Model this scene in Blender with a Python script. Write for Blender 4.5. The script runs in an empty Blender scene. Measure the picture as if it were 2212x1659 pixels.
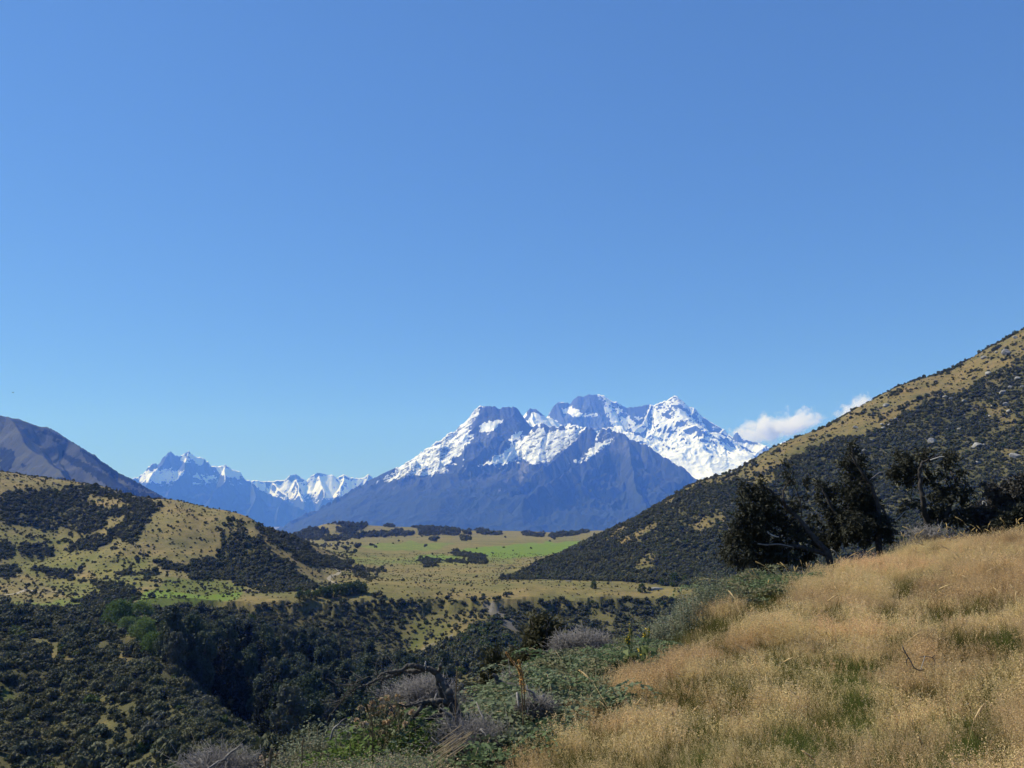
import bpy, math, random
import numpy as np
from mathutils import Vector, Matrix

random.seed(7)
RNG = np.random.default_rng(11)
SC = bpy.context.scene
COL = SC.collection

# ------------------------------------------------------------------ camera, sky, sun, exposure
FPX = 1916.0            # focal length in reference units (picture 2212 wide)
PITCH = math.atan(280.5 / FPX)
cam_d = bpy.data.cameras.new("camera")
cam_d.sensor_width = 36.0
cam_d.lens = 36.0 * FPX / 2212.0
cam_d.clip_start = 0.1
cam_d.clip_end = 120000
cam = bpy.data.objects.new("camera", cam_d)
COL.objects.link(cam)
cam.location = (0, 0, 0)
cam.rotation_euler = (math.pi / 2 + PITCH, 0, 0)
SC.camera = cam

SUN_AZ = math.radians(-72)      # from straight ahead, negative = left
SUN_EL = math.radians(47)
world = bpy.data.worlds.new("World")
SC.world = world
world.use_nodes = True
wn = world.node_tree
sky = wn.nodes.new("ShaderNodeTexSky")
sky.sky_type = 'NISHITA'
sky.sun_disc = False
sky.sun_elevation = SUN_EL
sky.sun_rotation = SUN_AZ
sky.altitude = 400
sky.air_density = 1.0
sky.dust_density = 0.0
sky.ozone_density = 10.0
sky_g = wn.nodes.new("ShaderNodeGamma"); sky_g.inputs[1].default_value = 0.65
sky_t = wn.nodes.new("ShaderNodeMix"); sky_t.data_type = 'RGBA'; sky_t.blend_type = 'MULTIPLY'
sky_t.inputs[0].default_value = 1.0; sky_t.inputs[7].default_value = (1.03, 1.52, 2.16, 1)
wn.links.new(sky.outputs[0], sky_g.inputs[0]); wn.links.new(sky_g.outputs[0], sky_t.inputs[6])
wn.links.new(sky_t.outputs[2], wn.nodes["Background"].inputs[0])
wn.nodes["Background"].inputs[1].default_value = 0.08

sun_d = bpy.data.lights.new("sun", 'SUN')
sun_d.energy = 5.0
sun_d.angle = math.radians(0.5)
sun_d.color = (1.0, 0.95, 0.87)
sun = bpy.data.objects.new("sun", sun_d)
COL.objects.link(sun)
SUN_DIR = Vector((math.sin(SUN_AZ) * math.cos(SUN_EL), math.cos(SUN_AZ) * math.cos(SUN_EL), math.sin(SUN_EL)))
sun.rotation_euler = SUN_DIR.to_track_quat('Z', 'Y').to_euler()
sun.location = SUN_DIR * 60

SC.view_settings.view_transform = 'Standard'
SC.view_settings.look = 'None'
SC.view_settings.exposure = 0.35
SC.view_settings.gamma = 1.0
SC.cycles.use_denoising = True
SC.cycles.max_bounces = 8
SC.cycles.diffuse_bounces = 2
SC.cycles.glossy_bounces = 1
SC.cycles.transmission_bounces = 3
SC.cycles.transparent_max_bounces = 6
SC.cycles.volume_bounces = 4

# ------------------------------------------------------------------ helpers
def tag(o, label=None, cat=None, group=None, kind=None):
    if label: o["label"] = label
    if cat: o["category"] = cat
    if group: o["group"] = group
    if kind: o["kind"] = kind
    return o

def make_mesh(name, V, tris=None, quads=None, mats=(), smooth=False, midx=None):
    me = bpy.data.meshes.new(name)
    V = np.asarray(V, np.float32).reshape(-1, 3)
    nt = 0 if tris is None else len(tris)
    nq = 0 if quads is None else len(quads)
    parts, starts = [], []
    if nt:
        parts.append(np.asarray(tris, np.int32).ravel()); starts.append(np.arange(nt) * 3)
    if nq:
        parts.append(np.asarray(quads, np.int32).ravel()); starts.append(nt * 3 + np.arange(nq) * 4)
    loops = np.concatenate(parts) if parts else np.zeros(0, np.int32)
    ls = np.concatenate(starts) if starts else np.zeros(0, np.int32)
    me.vertices.add(len(V)); me.vertices.foreach_set("co", V.ravel())
    me.loops.add(len(loops)); me.loops.foreach_set("vertex_index", loops.astype(np.int32))
    me.polygons.add(nt + nq); me.polygons.foreach_set("loop_start", ls.astype(np.int32))
    for m in mats: me.materials.append(m)
    if midx is not None: me.polygons.foreach_set("material_index", np.asarray(midx, np.int32))
    if smooth: me.polygons.foreach_set("use_smooth", np.ones(nt + nq, bool))
    me.update(calc_edges=True)
    return me

def link(name, me, parent=None, loc=None):
    o = bpy.data.objects.new(name, me)
    COL.objects.link(o)
    if parent: o.parent = parent
    if loc is not None: o.location = loc
    return o

def empty(name, loc):
    o = bpy.data.objects.new(name, None)
    o.empty_display_size = 0.2
    COL.objects.link(o); o.location = loc
    return o

def attr(me, name, vals):
    a = me.attributes.new(name, 'FLOAT', 'POINT')
    a.data.foreach_set("value", np.asarray(vals, np.float32).ravel())

class MB:
    """collects triangles"""
    def __init__(s): s.V = []; s.T = []; s.n = 0
    def add(s, V, T):
        V = np.asarray(V, float).reshape(-1, 3); T = np.asarray(T, int).reshape(-1, 3)
        s.V.append(V); s.T.append(T + s.n); s.n += len(V)
    def tube(s, pts, rad, sides=5):
        pts = np.asarray(pts, float); rad = np.broadcast_to(np.asarray(rad, float), (len(pts),))
        d = np.gradient(pts, axis=0); d /= np.linalg.norm(d, axis=1, keepdims=True) + 1e-9
        ref = np.array([0.31, 0.9, 0.27]); 
        a = np.cross(d, ref); a /= np.linalg.norm(a, axis=1, keepdims=True) + 1e-9
        b = np.cross(d, a)
        th = np.arange(sides) * 2 * math.pi / sides
        ring = pts[:, None] + rad[:, None, None] * (np.cos(th)[None, :, None] * a[:, None] + np.sin(th)[None, :, None] * b[:, None])
        n = len(pts); T = []
        for i in range(n - 1):
            for k in range(sides):
                p, q = i * sides + k, i * sides + (k + 1) % sides
                T += [(p, q, q + sides), (p, q + sides, p + sides)]
        V = ring.reshape(-1, 3)
        # end caps
        V = np.vstack([V, pts[:1], pts[-1:]])
        for k in range(sides):
            T += [(n * sides, (k + 1) % sides, k), (n * sides + 1, (n - 1) * sides + k, (n - 1) * sides + (k + 1) % sides)]
        s.add(V, T)
    def leaves(s, P, size, elong=1.0, rng=RNG, up=0.0, dirs=None, flat=1.0):
        """one kite (two triangles) per point, random orientation"""
        P = np.asarray(P, float); n = len(P)
        if n == 0: return
        size = np.broadcast_to(np.asarray(size, float), (n,))[:, None]
        if dirs is None:
            d = rng.normal(size=(n, 3)); d[:, 2] += up
        else:
            d = dirs + rng.normal(size=(n, 3)) * 0.35
        d = d * [1, 1, flat]; d /= np.linalg.norm(d, axis=1, keepdims=True)
        e = np.cross(d, rng.normal(size=(n, 3))) * [1, 1, flat]; e /= np.linalg.norm(e, axis=1, keepdims=True) + 1e-9
        d = d * size * elong; e = e * size * 0.5
        V = np.stack([P - d * .5, P + e - d * .05, P + d * .5, P - e - d * .05], 1).reshape(-1, 3)
        i = np.arange(n)[:, None] * 4
        s.add(V, np.vstack([i + [0, 1, 2], i + [0, 2, 3]]))
    def mesh(s, name, mats, smooth=False):
        return make_mesh(name, np.vstack(s.V), tris=np.vstack(s.T), mats=mats, smooth=smooth)
    def build(s, name, mat, parent=None, smooth=False, loc=None):
        return link(name, s.mesh(name, [mat], smooth), parent, loc)

# noise -----------------------------------------------------------------
_perm = np.random.default_rng(3).permutation(4096).astype(np.int64)
_gr = np.random.default_rng(4).normal(size=(4096, 2)); _gr /= np.linalg.norm(_gr, axis=1, keepdims=True)
def perlin(x, y, seed=0):
    xi = np.floor(x).astype(np.int64); yi = np.floor(y).astype(np.int64)
    xf = x - xi; yf = y - yi
    u = xf * xf * xf * (xf * (xf * 6 - 15) + 10); v = yf * yf * yf * (yf * (yf * 6 - 15) + 10)
    def g(ix, iy, fx, fy):
        h = _perm[(_perm[(ix + seed * 131) & 4095] + iy) & 4095]
        return _gr[h, 0] * fx + _gr[h, 1] * fy
    a = g(xi, yi, xf, yf); b = g(xi + 1, yi, xf - 1, yf)
    c = g(xi, yi + 1, xf, yf - 1); d = g(xi + 1, yi + 1, xf - 1, yf - 1)
    return ((a * (1 - u) + b * u) * (1 - v) + (c * (1 - u) + d * u) * v) * 1.5
def fbm(x, y, oct=5, seed=0, gain=0.5, lac=2.03):
    s = np.zeros_like(x, float); a = 1.0
    for k in range(oct):
        s += a * perlin(x, y, seed + k); x = x * lac + 17.3; y = y * lac - 9.1; a *= gain
    return s
def ridged(x, y, oct=5, seed=0, gain=0.5, lac=2.05):
    s = np.zeros_like(x, float); a = 1.0; w = 1.0
    for k in range(oct):
        n = (1 - np.abs(perlin(x, y, seed + k))) ** 2
        s += a * n * w; w = np.clip(n * 1.3, 0, 1); x = x * lac + 5.1; y = y * lac + 3.7; a *= gain
    return s

# picture <-> world ------------------------------------------------------
CP, SP = math.cos(PITCH), math.sin(PITCH)
def ray(px, py):
    u = (np.asarray(px, float) - 1106) / FPX; v = (829.5 - np.asarray(py, float)) / FPX
    dx = u; dy = CP - v * SP; dz = SP + v * CP
    h = np.hypot(dx, dy)
    return np.arctan2(dx, dy), dz / h
def at(px, py, r):
    az, t = ray(px, py)
    return np.stack([np.sin(az) * r, np.cos(az) * r, t * r], -1)
def project(P):
    P = np.asarray(P, float)
    yc = P[..., 1] * CP + P[..., 2] * SP; zc = -P[..., 1] * SP + P[..., 2] * CP
    yc = np.where(np.abs(yc) < 1e-6, 1e-6, yc)
    return 1106 + FPX * P[..., 0] / yc, 829.5 - FPX * zc / yc
def inpoly(px, py, poly):
    poly = np.asarray(poly, float); r = np.zeros(np.shape(px), bool)
    j = len(poly) - 1
    for i in range(len(poly)):
        xi, yi = poly[i]; xj, yj = poly[j]
        c = ((yi > py) != (yj > py)) & (px < (xj - xi) * (py - yi) / (yj - yi + 1e-12) + xi)
        r ^= c; j = i
    return r
def az_of(px):   # azimuth of a column near the horizon
    return ray(px, 1110)[0]

# ------------------------------------------------------------------ materials
def nmat(name):
    m = bpy.data.materials.new(name); m.use_nodes = True
    nt = m.node_tree; nt.nodes.clear()
    out = nt.nodes.new("ShaderNodeOutputMaterial")
    return m, nt, out
def N(nt, typ, **kw):
    n = nt.nodes.new(typ)
    for k, v in kw.items(): setattr(n, k, v)
    return n
def ramp(nt, fac, stops, interp='LINEAR'):
    r = nt.nodes.new("ShaderNodeValToRGB"); r.color_ramp.interpolation = interp
    e = r.color_ramp.elements
    while len(e) < len(stops): e.new(0.5)
    for i, (p, c) in enumerate(stops):
        e[i].position = p; e[i].color = (*c, 1) if len(c) == 3 else c
    nt.links.new(fac, r.inputs[0]); return r.outputs[0]
def mixc(nt, fac, a, b, mode='MIX'):
    m = nt.nodes.new("ShaderNodeMix"); m.data_type = 'RGBA'; m.blend_type = mode
    for sock, v in ((m.inputs[0], fac), (m.inputs[6], a), (m.inputs[7], b)):
        if isinstance(v, (int, float)): sock.default_value = v
        elif isinstance(v, tuple): sock.default_value = (*v, 1) if len(v) == 3 else v
        else: nt.links.new(v, sock)
    return m.outputs[2]
def math_(nt, op, a, b=None, clamp=False):
    m = nt.nodes.new("ShaderNodeMath"); m.operation = op; m.use_clamp = clamp
    for s, v in zip(m.inputs, (a, b)):
        if v is None: continue
        if isinstance(v, (int, float)): s.default_value = v
        else: nt.links.new(v, s)
    return m.outputs[0]
def noise(nt, scale, detail=4, rough=0.55, coord=None, w=None):
    n = nt.nodes.new("ShaderNodeTexNoise"); n.inputs["Scale"].default_value = scale
    n.inputs["Detail"].default_value = detail; n.inputs["Roughness"].default_value = rough
    if coord is not None: nt.links.new(coord, n.inputs["Vector"])
    return n.outputs["Fac"]
def aread(nt, name, typ='GEOMETRY'):
    a = nt.nodes.new("ShaderNodeAttribute"); a.attribute_name = name; a.attribute_type = typ
    return a

def foliage(name, cols, trans=0.25, rough=0.8, nscale=0.0):
    """per-object (per-instance) random colour between cols, part of the light let through"""
    m, nt, out = nmat(name)
    oi = N(nt, "ShaderNodeObjectInfo")
    k = len(cols)
    c = ramp(nt, oi.outputs["Random"], [((i + .5) / k, cols[i]) for i in range(k)])
    if nscale:
        tc = N(nt, "ShaderNodeTexCoord")
        c = mixc(nt, noise(nt, nscale, 3, .6, tc.outputs["Object"]), mixc(nt, 1.0, c, (.45, .45, .42), 'MULTIPLY'), mixc(nt, 1.0, c, (1.55, 1.55, 1.5), 'MULTIPLY'))
    d = N(nt, "ShaderNodeBsdfPrincipled"); d.inputs["Roughness"].default_value = rough
    d.inputs["Specular IOR Level"].default_value = 0.25
    nt.links.new(c, d.inputs["Base Color"])
    if trans > 0:
        t = N(nt, "ShaderNodeBsdfTranslucent"); nt.links.new(c, t.inputs[0])
        mx = N(nt, "ShaderNodeMixShader"); mx.inputs[0].default_value = trans
        nt.links.new(d.outputs[0], mx.inputs[1]); nt.links.new(t.outputs[0], mx.inputs[2])
        nt.links.new(mx.outputs[0], out.inputs[0])
    else:
        nt.links.new(d.outputs[0], out.inputs[0])
    return m
def plain(name, c1, c2, scale=8, rough=0.85, bump=0.0):
    m, nt, out = nmat(name)
    tc = N(nt, "ShaderNodeTexCoord")
    f = noise(nt, scale, 5, .6, tc.outputs["Object"])
    c = ramp(nt, f, [(.3, c1), (.7, c2)])
    d = N(nt, "ShaderNodeBsdfPrincipled"); d.inputs["Roughness"].default_value = rough
    d.inputs["Specular IOR Level"].default_value = 0.25
    nt.links.new(c, d.inputs["Base Color"])
    if bump:
        b = N(nt, "ShaderNodeBump"); b.inputs["Strength"].default_value = bump
        nt.links.new(f, b.inputs["Height"]); nt.links.new(b.outputs[0], d.inputs["Normal"])
    nt.links.new(d.outputs[0], out.inputs[0])
    return m

# ------------------------------------------------------------------ terrain (one height function for everything nearer than 3 km)
# profiles along a sight line: column px -> list of (distance, py) or (distance, None, z)
Z = lambda r, z: (r, None, z)
GD = 0.58      # height of the grass above the knoll's soil
PROFILES = {
 -1500: [Z(1.2,-1.7),Z(5,-3.1),Z(8,-5),Z(15,-9.5),Z(40,-23),Z(80,-36),Z(130,-47),Z(200,-52),Z(400,-45),Z(640,-28),Z(900,50),Z(1200,70),Z(2900,0)],
 -330: [Z(1.2,-1.7),Z(5,-3.0),Z(8,-5),Z(15,-9.5),Z(40,-23),Z(80,-36),Z(130,-47),(190,1665),(240,1540),(300,1440),(400,1345),(520,1290),(640,1235),(760,1120),(920,985),Z(1200,30),Z(2900,-60)],
 0: [Z(1.2,-1.7),Z(5,-2.8),Z(8,-4.6),Z(15,-9),Z(40,-23),Z(80,-36),Z(130,-48),(190,1659),(230,1560),(280,1460),(330,1390),(400,1335),(520,1285),(640,1235),(760,1150),(900,1022),Z(1100,15),Z(1500,-30),Z(2900,-70)],
 150: [Z(150,-50),(190,1659),(240,1540),(280,1460),(320,1400),(380,1350),(450,1315),(540,1280),(640,1240),(750,1150),(880,1041),Z(1060,5)],
 335: [Z(60,-31),Z(120,-45),(170,1659),(200,1560),(235,1435),(265,1440),(300,1400),(340,1352),(400,1320),(440,1300),(540,1255),(640,1190),(740,1081),Z(900,-12),Z(1500,-50),Z(2900,-75)],
 480: [Z(1.2,-1.7),Z(5,-2.15),Z(8,-2.7),Z(9.5,-3.1),Z(12,-5),Z(15,-7.4),Z(40,-22),Z(80,-36),Z(120,-45),(150,1660),(180,1590),(205,1530),(240,1560),(290,1470),(340,1400),(400,1345),(440,1312),(460,1302),(560,1265),(640,1200),(720,1105),Z(850,-26)],
 610: [(120,1690),(160,1632),(200,1655),(240,1610),(300,1510),(360,1428),(410,1378),(445,1332),(465,1301),(530,1278),(600,1240),(650,1182),(720,1197),(800,1152),Z(1000,-40),Z(1500,-52),Z(2900,-75)],
 700: [Z(5,-2.0),Z(8,-2.45),Z(9.5,-2.75),Z(12,-4.1),Z(15,-6.4),Z(25,-12.5),Z(60,-29),Z(110,-44),(180,1690),(230,1620),(300,1525),(370,1432),(422,1388),(452,1345),(473,1312),(484,1296),(550,1270),(610,1256),(750,1206),(850,1196),(1050,1186),(1500,1166),(1850,1157),(2080,1132),Z(2300,-60),Z(2900,-85)],
 800: [Z(110,-45),(230,1640),(300,1530),(370,1445),(430,1400),(455,1360),(476,1317),(487,1295),(600,1254),(800,1218),(1000,1195),(1500,1167),(1850,1157),(2130,1136),Z(2400,-70),Z(2900,-85)],
 900: [Z(1.2,-1.68),Z(6,-2.05),Z(8,-2.35),Z(9.5,-2.62),Z(12,-3.8),Z(15,-5.6),Z(25,-11.5),Z(60,-28),Z(120,-45),(250,1610),(320,1505),(390,1425),(432,1392),(458,1352),(478,1314),(489,1294),(600,1254),(1000,1195),(1500,1167),(1850,1157),(2150,1139),Z(2500,-75)],
 1065: [Z(6,-2.15),(250,1560),(330,1450),(400,1380),(450,1330),(487,1295),(600,1254),(800,1218),(1500,1168),(2000,1155),(2200,1146),Z(2600,-80)],
 1100: [Z(7,-2.35),Z(8,-2.5),Z(10,-2.75),Z(12,-3.1),Z(15,-3.9),Z(18,-6),Z(25,-10.8),Z(60,-27),Z(120,-44),Z(200,-54)],
 1150: [(300,1530),(380,1438),(430,1396),(460,1346),(482,1309),(493,1291),(600,1253),(660,1240),(710,1222),(780,1222),(1000,1195),(1500,1168),(2200,1148),Z(2600,-80)],
 1300: [Z(1.2,-1.66),(6.5,1659),(9,1530),(10.5,1475),Z(13,-2.5),Z(16,-3.2),Z(19,-5),Z(25,-8.8),Z(60,-24),Z(120,-41),Z(250,-55),(320,1505),(400,1422),(440,1382),(470,1336),(490,1304),(501,1286),(600,1249),(690,1200),(790,1156),Z(950,-37),(1500,1166),(2200,1148),Z(2600,-80)],
 1500: [(5.8,1659),(9,1490),(13,1370),(15,1325),Z(18,-2.4),Z(21,-3.3),Z(30,-8),Z(60,-21),Z(120,-39),Z(250,-54),(400,1405),(450,1362),(480,1326),(498,1298),(509,1282),(600,1222),(700,1122),(790,1046),Z(1000,-5),Z(1500,-30),Z(2900,-70)],
 1700: [Z(1.2,-1.62),(5.2,1659),(8,1500),(12,1370),(18,1262),(20,1245),Z(24,-2.3),Z(40,-9),Z(80,-24),Z(150,-43),Z(250,-54),Z(400,-50),(500,1284),(600,1200),(700,1085),(820,957),Z(1050,25),Z(2900,-40)],
 1900: [(4.6,1659),(7,1500),(10,1390),(15,1280),(21,1195),(24,1182),Z(28,-1.7),Z(40,-6.5),Z(80,-22),Z(150,-42),Z(250,-54),Z(400,-51),(490,1287),(600,1175),(730,1010),(860,864)],
 2212: [Z(1.2,-1.5),(4,1659),(6,1500),(9,1380),(14,1255),(19,1180),(22,1150),Z(30,-1.1),Z(45,-5.5),Z(80,-20),Z(150,-40),Z(250,-52),Z(400,-50),(480,1290),(600,1150),(750,930),(950,710),Z(1200,150),Z(2000,160),Z(2900,100)],
 2500: [Z(1.2,-1.35),(2,1900),(4,1560),(6,1430),(9,1330),(14,1225),(22,1140),Z(30,-.7),Z(45,-4.5),Z(80,-19),Z(150,-39),Z(250,-51),Z(400,-50),(470,1290),(600,1110),(750,850),(1000,560),Z(1250,230),Z(2900,200)],
 3200: [Z(1.2,-1.4),Z(2.5,-1.3),Z(4,-1.15),Z(8,-.95),Z(14,-.75),Z(22,-.7),Z(30,-1.0),Z(45,-4.5),Z(80,-18),Z(150,-38),Z(250,-50),Z(400,-48),Z(600,15),Z(800,120),Z(1050,250),Z(1300,290),Z(2900,250)],
 4300: [Z(1.2,-1.35),Z(2.5,-1.2),Z(4,-1.0),Z(8,-.7),Z(14,-.4),Z(22,-.4),Z(30,-.8),Z(45,-4),Z(80,-17),Z(150,-36),Z(250,-48),Z(400,-44),Z(600,20),Z(800,130),Z(1050,260),Z(1300,300),Z(2900,260)],
}
CRESTS = [  # skylines of the two hills, finely traced: (px, py, distance)
 [(0,1022,900),(70,1030,895),(150,1041,880),(230,1054,840),(335,1081,740),(410,1092,725),(480,1105,718),(530,1127,690),(570,1155,668),(610,1184,650),(650,1212,635),(690,1240,615)],
 [(560,1144,815),(620,1157,800),(680,1183,775),(740,1212,755)],
 [(1190,1205,725),(1300,1155,790),(1400,1106,790),(1450,1075,790),(1500,1046,790),(1550,1032,800),(1600,1016,805),(1650,984,812),(1700,957,820),(1760,936,830),(1812,916,840),(1850,890,848),(1890,866,855),(1907,849,858),(1925,851,862),(1955,838,868),(2000,826,878),(2060,806,894),(2100,784,908),(2150,750,928),(2212,710,950)],
 [(640,1158,2000),(680,1140,2060),(730,1131,2090),(770,1134,2110),(820,1138,2130),(900,1138,2140),(960,1143,2160),(1080,1153,2200),(1200,1153,2250),(1290,1146,2300)],
]
_cx, _cv = [], []
def _ctrl(az, r, t): _cx.append((math.degrees(az), 25 * math.log(r))); _cv.append(t)
for px_, prof in PROFILES.items():
    for e in prof:
        r_ = e[0]
        az_, t_ = ray(px_, e[1] if e[1] is not None else 1110)
        if e[1] is None: t_ = e[2] / r_
        elif r_ < 26 : t_ = t_ - (GD if px_ > 1800 else .43) / r_
        _ctrl(float(az_), r_, float(t_))
for cr in CRESTS:
    for (a, b, r_) in cr:
        az_, t_ = ray(a, b)
        p = (math.degrees(az_), 25 * math.log(r_))
        if min((p[0] - q[0]) ** 2 + (p[1] - q[1]) ** 2 for q in _cx) > 0.35: _ctrl(float(az_), r_, float(t_))
_cx = np.array(_cx); _cv = np.array(_cv)
# drop near-duplicates
_keep = []
for i in range(len(_cx)):
    if all((np.abs(_cx[i] - _cx[j])).sum() > 0.3 for j in _keep): _keep.append(i)
_cx, _cv = _cx[_keep], _cv[_keep]
def _kern(d2): return np.where(d2 > 0, 0.5 * d2 * np.log(d2 + 1e-12), 0)
_n = len(_cx)
_K = _kern(((_cx[:, None] - _cx[None]) ** 2).sum(-1)) + np.eye(_n) * 0.02
_Pm = np.hstack([np.ones((_n, 1)), _cx])
_W = np.linalg.solve(np.block([[_K, _Pm], [_Pm.T, np.zeros((3, 3))]]), np.concatenate([_cv, np.zeros(3)]))
AZ0, AZ1 = math.radians(-54), math.radians(60)
R0, R1 = 1.2, 2850.0
NA, NR = 450, 380
_ga = np.linspace(AZ0, AZ1, NA); _gl = np.linspace(math.log(R0), math.log(R1), NR)
_A, _L = np.meshgrid(np.degrees(_ga), 25 * _gl, indexing='ij')
_q = np.stack([_A.ravel(), _L.ravel()], 1)
_T = np.zeros(len(_q))
for s in range(0, len(_q), 8000):
    b = _q[s:s + 8000]
    _T[s:s + 8000] = _kern(((b[:, None] - _cx[None]) ** 2).sum(-1)) @ _W[:_n] + _W[_n] + b @ _W[_n + 1:]
_T = _T.reshape(NA, NR)
def _bicubic(G, u, v):
    def w(t): return [((-.5 * t + 1) * t - .5) * t, (1.5 * t - 2.5) * t * t + 1, ((-1.5 * t + 2) * t + .5) * t, (.5 * t - .5) * t * t]
    i = np.clip(np.floor(u).astype(int), 0, G.shape[0] - 2); j = np.clip(np.floor(v).astype(int), 0, G.shape[1] - 2)
    wu, wv = w(np.clip(u - i, 0, 1)), w(np.clip(v - j, 0, 1)); s = 0
    for a in range(4):
        for b in range(4):
            s = s + wu[a] * wv[b] * G[np.clip(i + a - 1, 0, G.shape[0] - 1), np.clip(j + b - 1, 0, G.shape[1] - 1)]
    return s
def ss(x, a, b):
    t = np.clip((x - a) / (b - a), 0, 1); return t * t * (3 - 2 * t)
RIM_PX = [-400, 150, 300, 480, 610, 700, 800, 900, 1065, 1150, 1300, 1500, 1800, 2500]
RIM_R = [452, 450, 446, 459, 465, 483, 486, 488, 486, 492, 500, 508, 494, 478]
_RAZ = np.array([float(az_of(p)) for p in RIM_PX])
def rim_r(x, y):
    az = np.arctan2(x, y)
    return np.interp(az, _RAZ, RIM_R) - 2 + 7 * fbm(az * 60, az * 0 + 3.3, 3, 160)
def height(x, y, detail=True):
    x = np.asarray(x, float); y = np.asarray(y, float)
    r = np.hypot(x, y); az = np.arctan2(x, y)
    u = (az - AZ0) / (AZ1 - AZ0) * (NA - 1); v = (np.log(np.maximum(r, R0)) - math.log(R0)) / math.log(R1 / R0) * (NR - 1)
    z = _bicubic(_T, u, v) * r
    if detail:
        ed = rim_r(x, y) - r            # the sharp lip of the terrace
        z = z - 3.6 * ss(ed, 0, 6) * (1 - ss(ed, 40, 130)) * ss(az, az_of(330), az_of(520))
        hill = np.where(az > az_of(1150), ss(r, 560, 680), 0) + np.where(az < az_of(700), ss(r, 560, 660), 0)
        bank = ss(r, 150, 250) * (1 - ss(r, 430, 475))
        far = ss(r, 60, 150)
        z = z + far * (0.5 + hill * 1.3 + bank * 1.5) * fbm(x / 60, y / 60, 4, 21) * (1 - .6 * ss(r, 700, 1000))
        z = z - hill * 3.0 * (ridged(x / 85 + y / 300, y / 260, 3, 33) - .8) * (1 - ss(r, 700, 790))
        z = z + bank * 2.2 * (ridged(x / 38, y / 120, 3, 40) - .8)
        z = z + ss(r, 1.0, 4) * (1 - ss(r, 30, 60)) * (.05 * fbm(x / 1.3, y / 1.3, 3, 50) + .07 * fbm(x / 4, y / 4, 2, 54))
    return z
EDGE_PX = [900, 1060, 1180, 1300, 1400, 1500, 1600, 1700, 1800, 1900, 2050, 2212, 2500]
EDGE_R = [5.5, 7.0, 8.8, 10.6, 12.6, 15.2, 17.6, 20.2, 22, 24.0, 24.5, 24.5, 24.5]
_EAZ = np.array([float(az_of(p)) for p in EDGE_PX])
def edge_r(az): return np.interp(az, _EAZ, EDGE_R, left=0)
def gz(x, y): return float(height(np.array([x]), np.array([y]))[0])
def ground(px, r, dz=0.0):
    az = float(az_of(px)); x, y = math.sin(az) * r, math.cos(az) * r
    return Vector((x, y, gz(x, y) + dz))

# terrain grid ------------------------------------------------------------
GA, GR = 1340, 760
ga = np.linspace(AZ0, AZ1, GA)
gl = np.linspace(math.log(R0), math.log(R1), GR)
AA, RR = np.meshgrid(ga, np.exp(gl), indexing='ij')
GX, GY = np.sin(AA) * RR, np.cos(AA) * RR
GZ = height(GX, GY)
TAN = GZ / RR
HOR = np.maximum.accumulate(TAN, axis=1)       # what hides what, along each sight line
GPX, GPY = project(np.stack([GX, GY, GZ], -1))
def hidden(x, y, ztop):
    r = np.hypot(x, y); az = np.arctan2(x, y)
    i = np.clip(np.round((az - AZ0) / (AZ1 - AZ0) * (GA - 1)).astype(int), 0, GA - 1)
    j = np.clip(np.floor((np.log(r) - gl[0]) / (gl[1] - gl[0])).astype(int) - 2, 0, GR - 1)
    return HOR[i, j] > ztop / r

# land cover, each patch bounded by its outline on the ground
z1 = lambda *p: [(a * .3418, 864 + b * .3418) for a, b in p]                 # tracing frames
z3 = lambda *p: [(594 + a * .3417, 1107 + b * .3417) for a, b in p]
z5 = lambda *p: [(1782 + a * .1953, 702 + b * .1953) for a, b in p]
z4 = lambda *p: [(a * .3418, 1242 + b * .3418) for a, b in p]
z8 = lambda *p: [(594 + a * .3906, 1215 + b * .3906) for a, b in p]
z7 = lambda *p: [(918 + a * .293, 1242 + b * .293) for a, b in p]
LUSH = [(z1((850,1270),(1060,1130),(1400,1130),(1560,1200),(1500,1260),(1200,1310),(900,1310)),.95),
        (z1((0,1280),(240,1290),(560,1240),(640,1240),(400,1310),(0,1400)),.6),
        (z1((0,820),(160,860),(520,860),(640,980),(460,1100),(760,1200),(560,1280),(300,1180),(0,1000)),.5),
        (z1((560,1050),(900,1000),(1000,1130),(800,1200),(620,1150)),.6),
        (z3((1140,235),(1500,200),(1960,180),(1800,262),(1550,285),(1350,285),(1250,262)),1.0),
        (z3((860,280),(960,262),(1080,258),(1200,285),(1080,300),(900,300)),.95),
        (z3((520,210),(860,185),(1150,200),(1000,240),(700,240)),.6),
        (z3((300,280),(1500,280),(1500,330),(300,330)),.35),
        (z8((690,400),(760,430),(820,440),(790,500),(720,490),(670,440)),.7), (z8((760,310),(900,300),(980,400),(880,460),(760,430)),.35),
        (z4((0,650),(60,700),(200,900),(260,960),(120,940),(0,760)),.7)]
SCREE = [(z7((430,210),(500,190),(560,240),(640,300),(730,420),(690,440),(600,360),(520,320),(470,300)),1.0),
         (z8((790,510),(870,455),(960,425),(1010,400),(960,440),(870,490)),.9)]
def cover(px, py, polys):
    v = np.zeros(np.shape(px))
    wx = px + 9 * fbm(px / 30, py / 30, 3, 70); wy = py + 4 * fbm(px / 30, py / 22, 3, 75)
    for poly, k in polys: v = np.maximum(v, np.where(inpoly(wx, wy, poly), k, 0))
    return v
far_m = RR > 120
lush = np.where(far_m, cover(GPX, GPY, LUSH), 0)
for _ in range(2):
    lush[1:-1, 1:-1] = (lush[1:-1, 1:-1] * 2 + lush[:-2, 1:-1] + lush[2:, 1:-1] + lush[1:-1, :-2] + lush[1:-1, 2:]) / 6
scree = np.where(far_m, cover(GPX, GPY, SCREE), 0)
lush = np.where(far_m, lush, 0)

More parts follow.
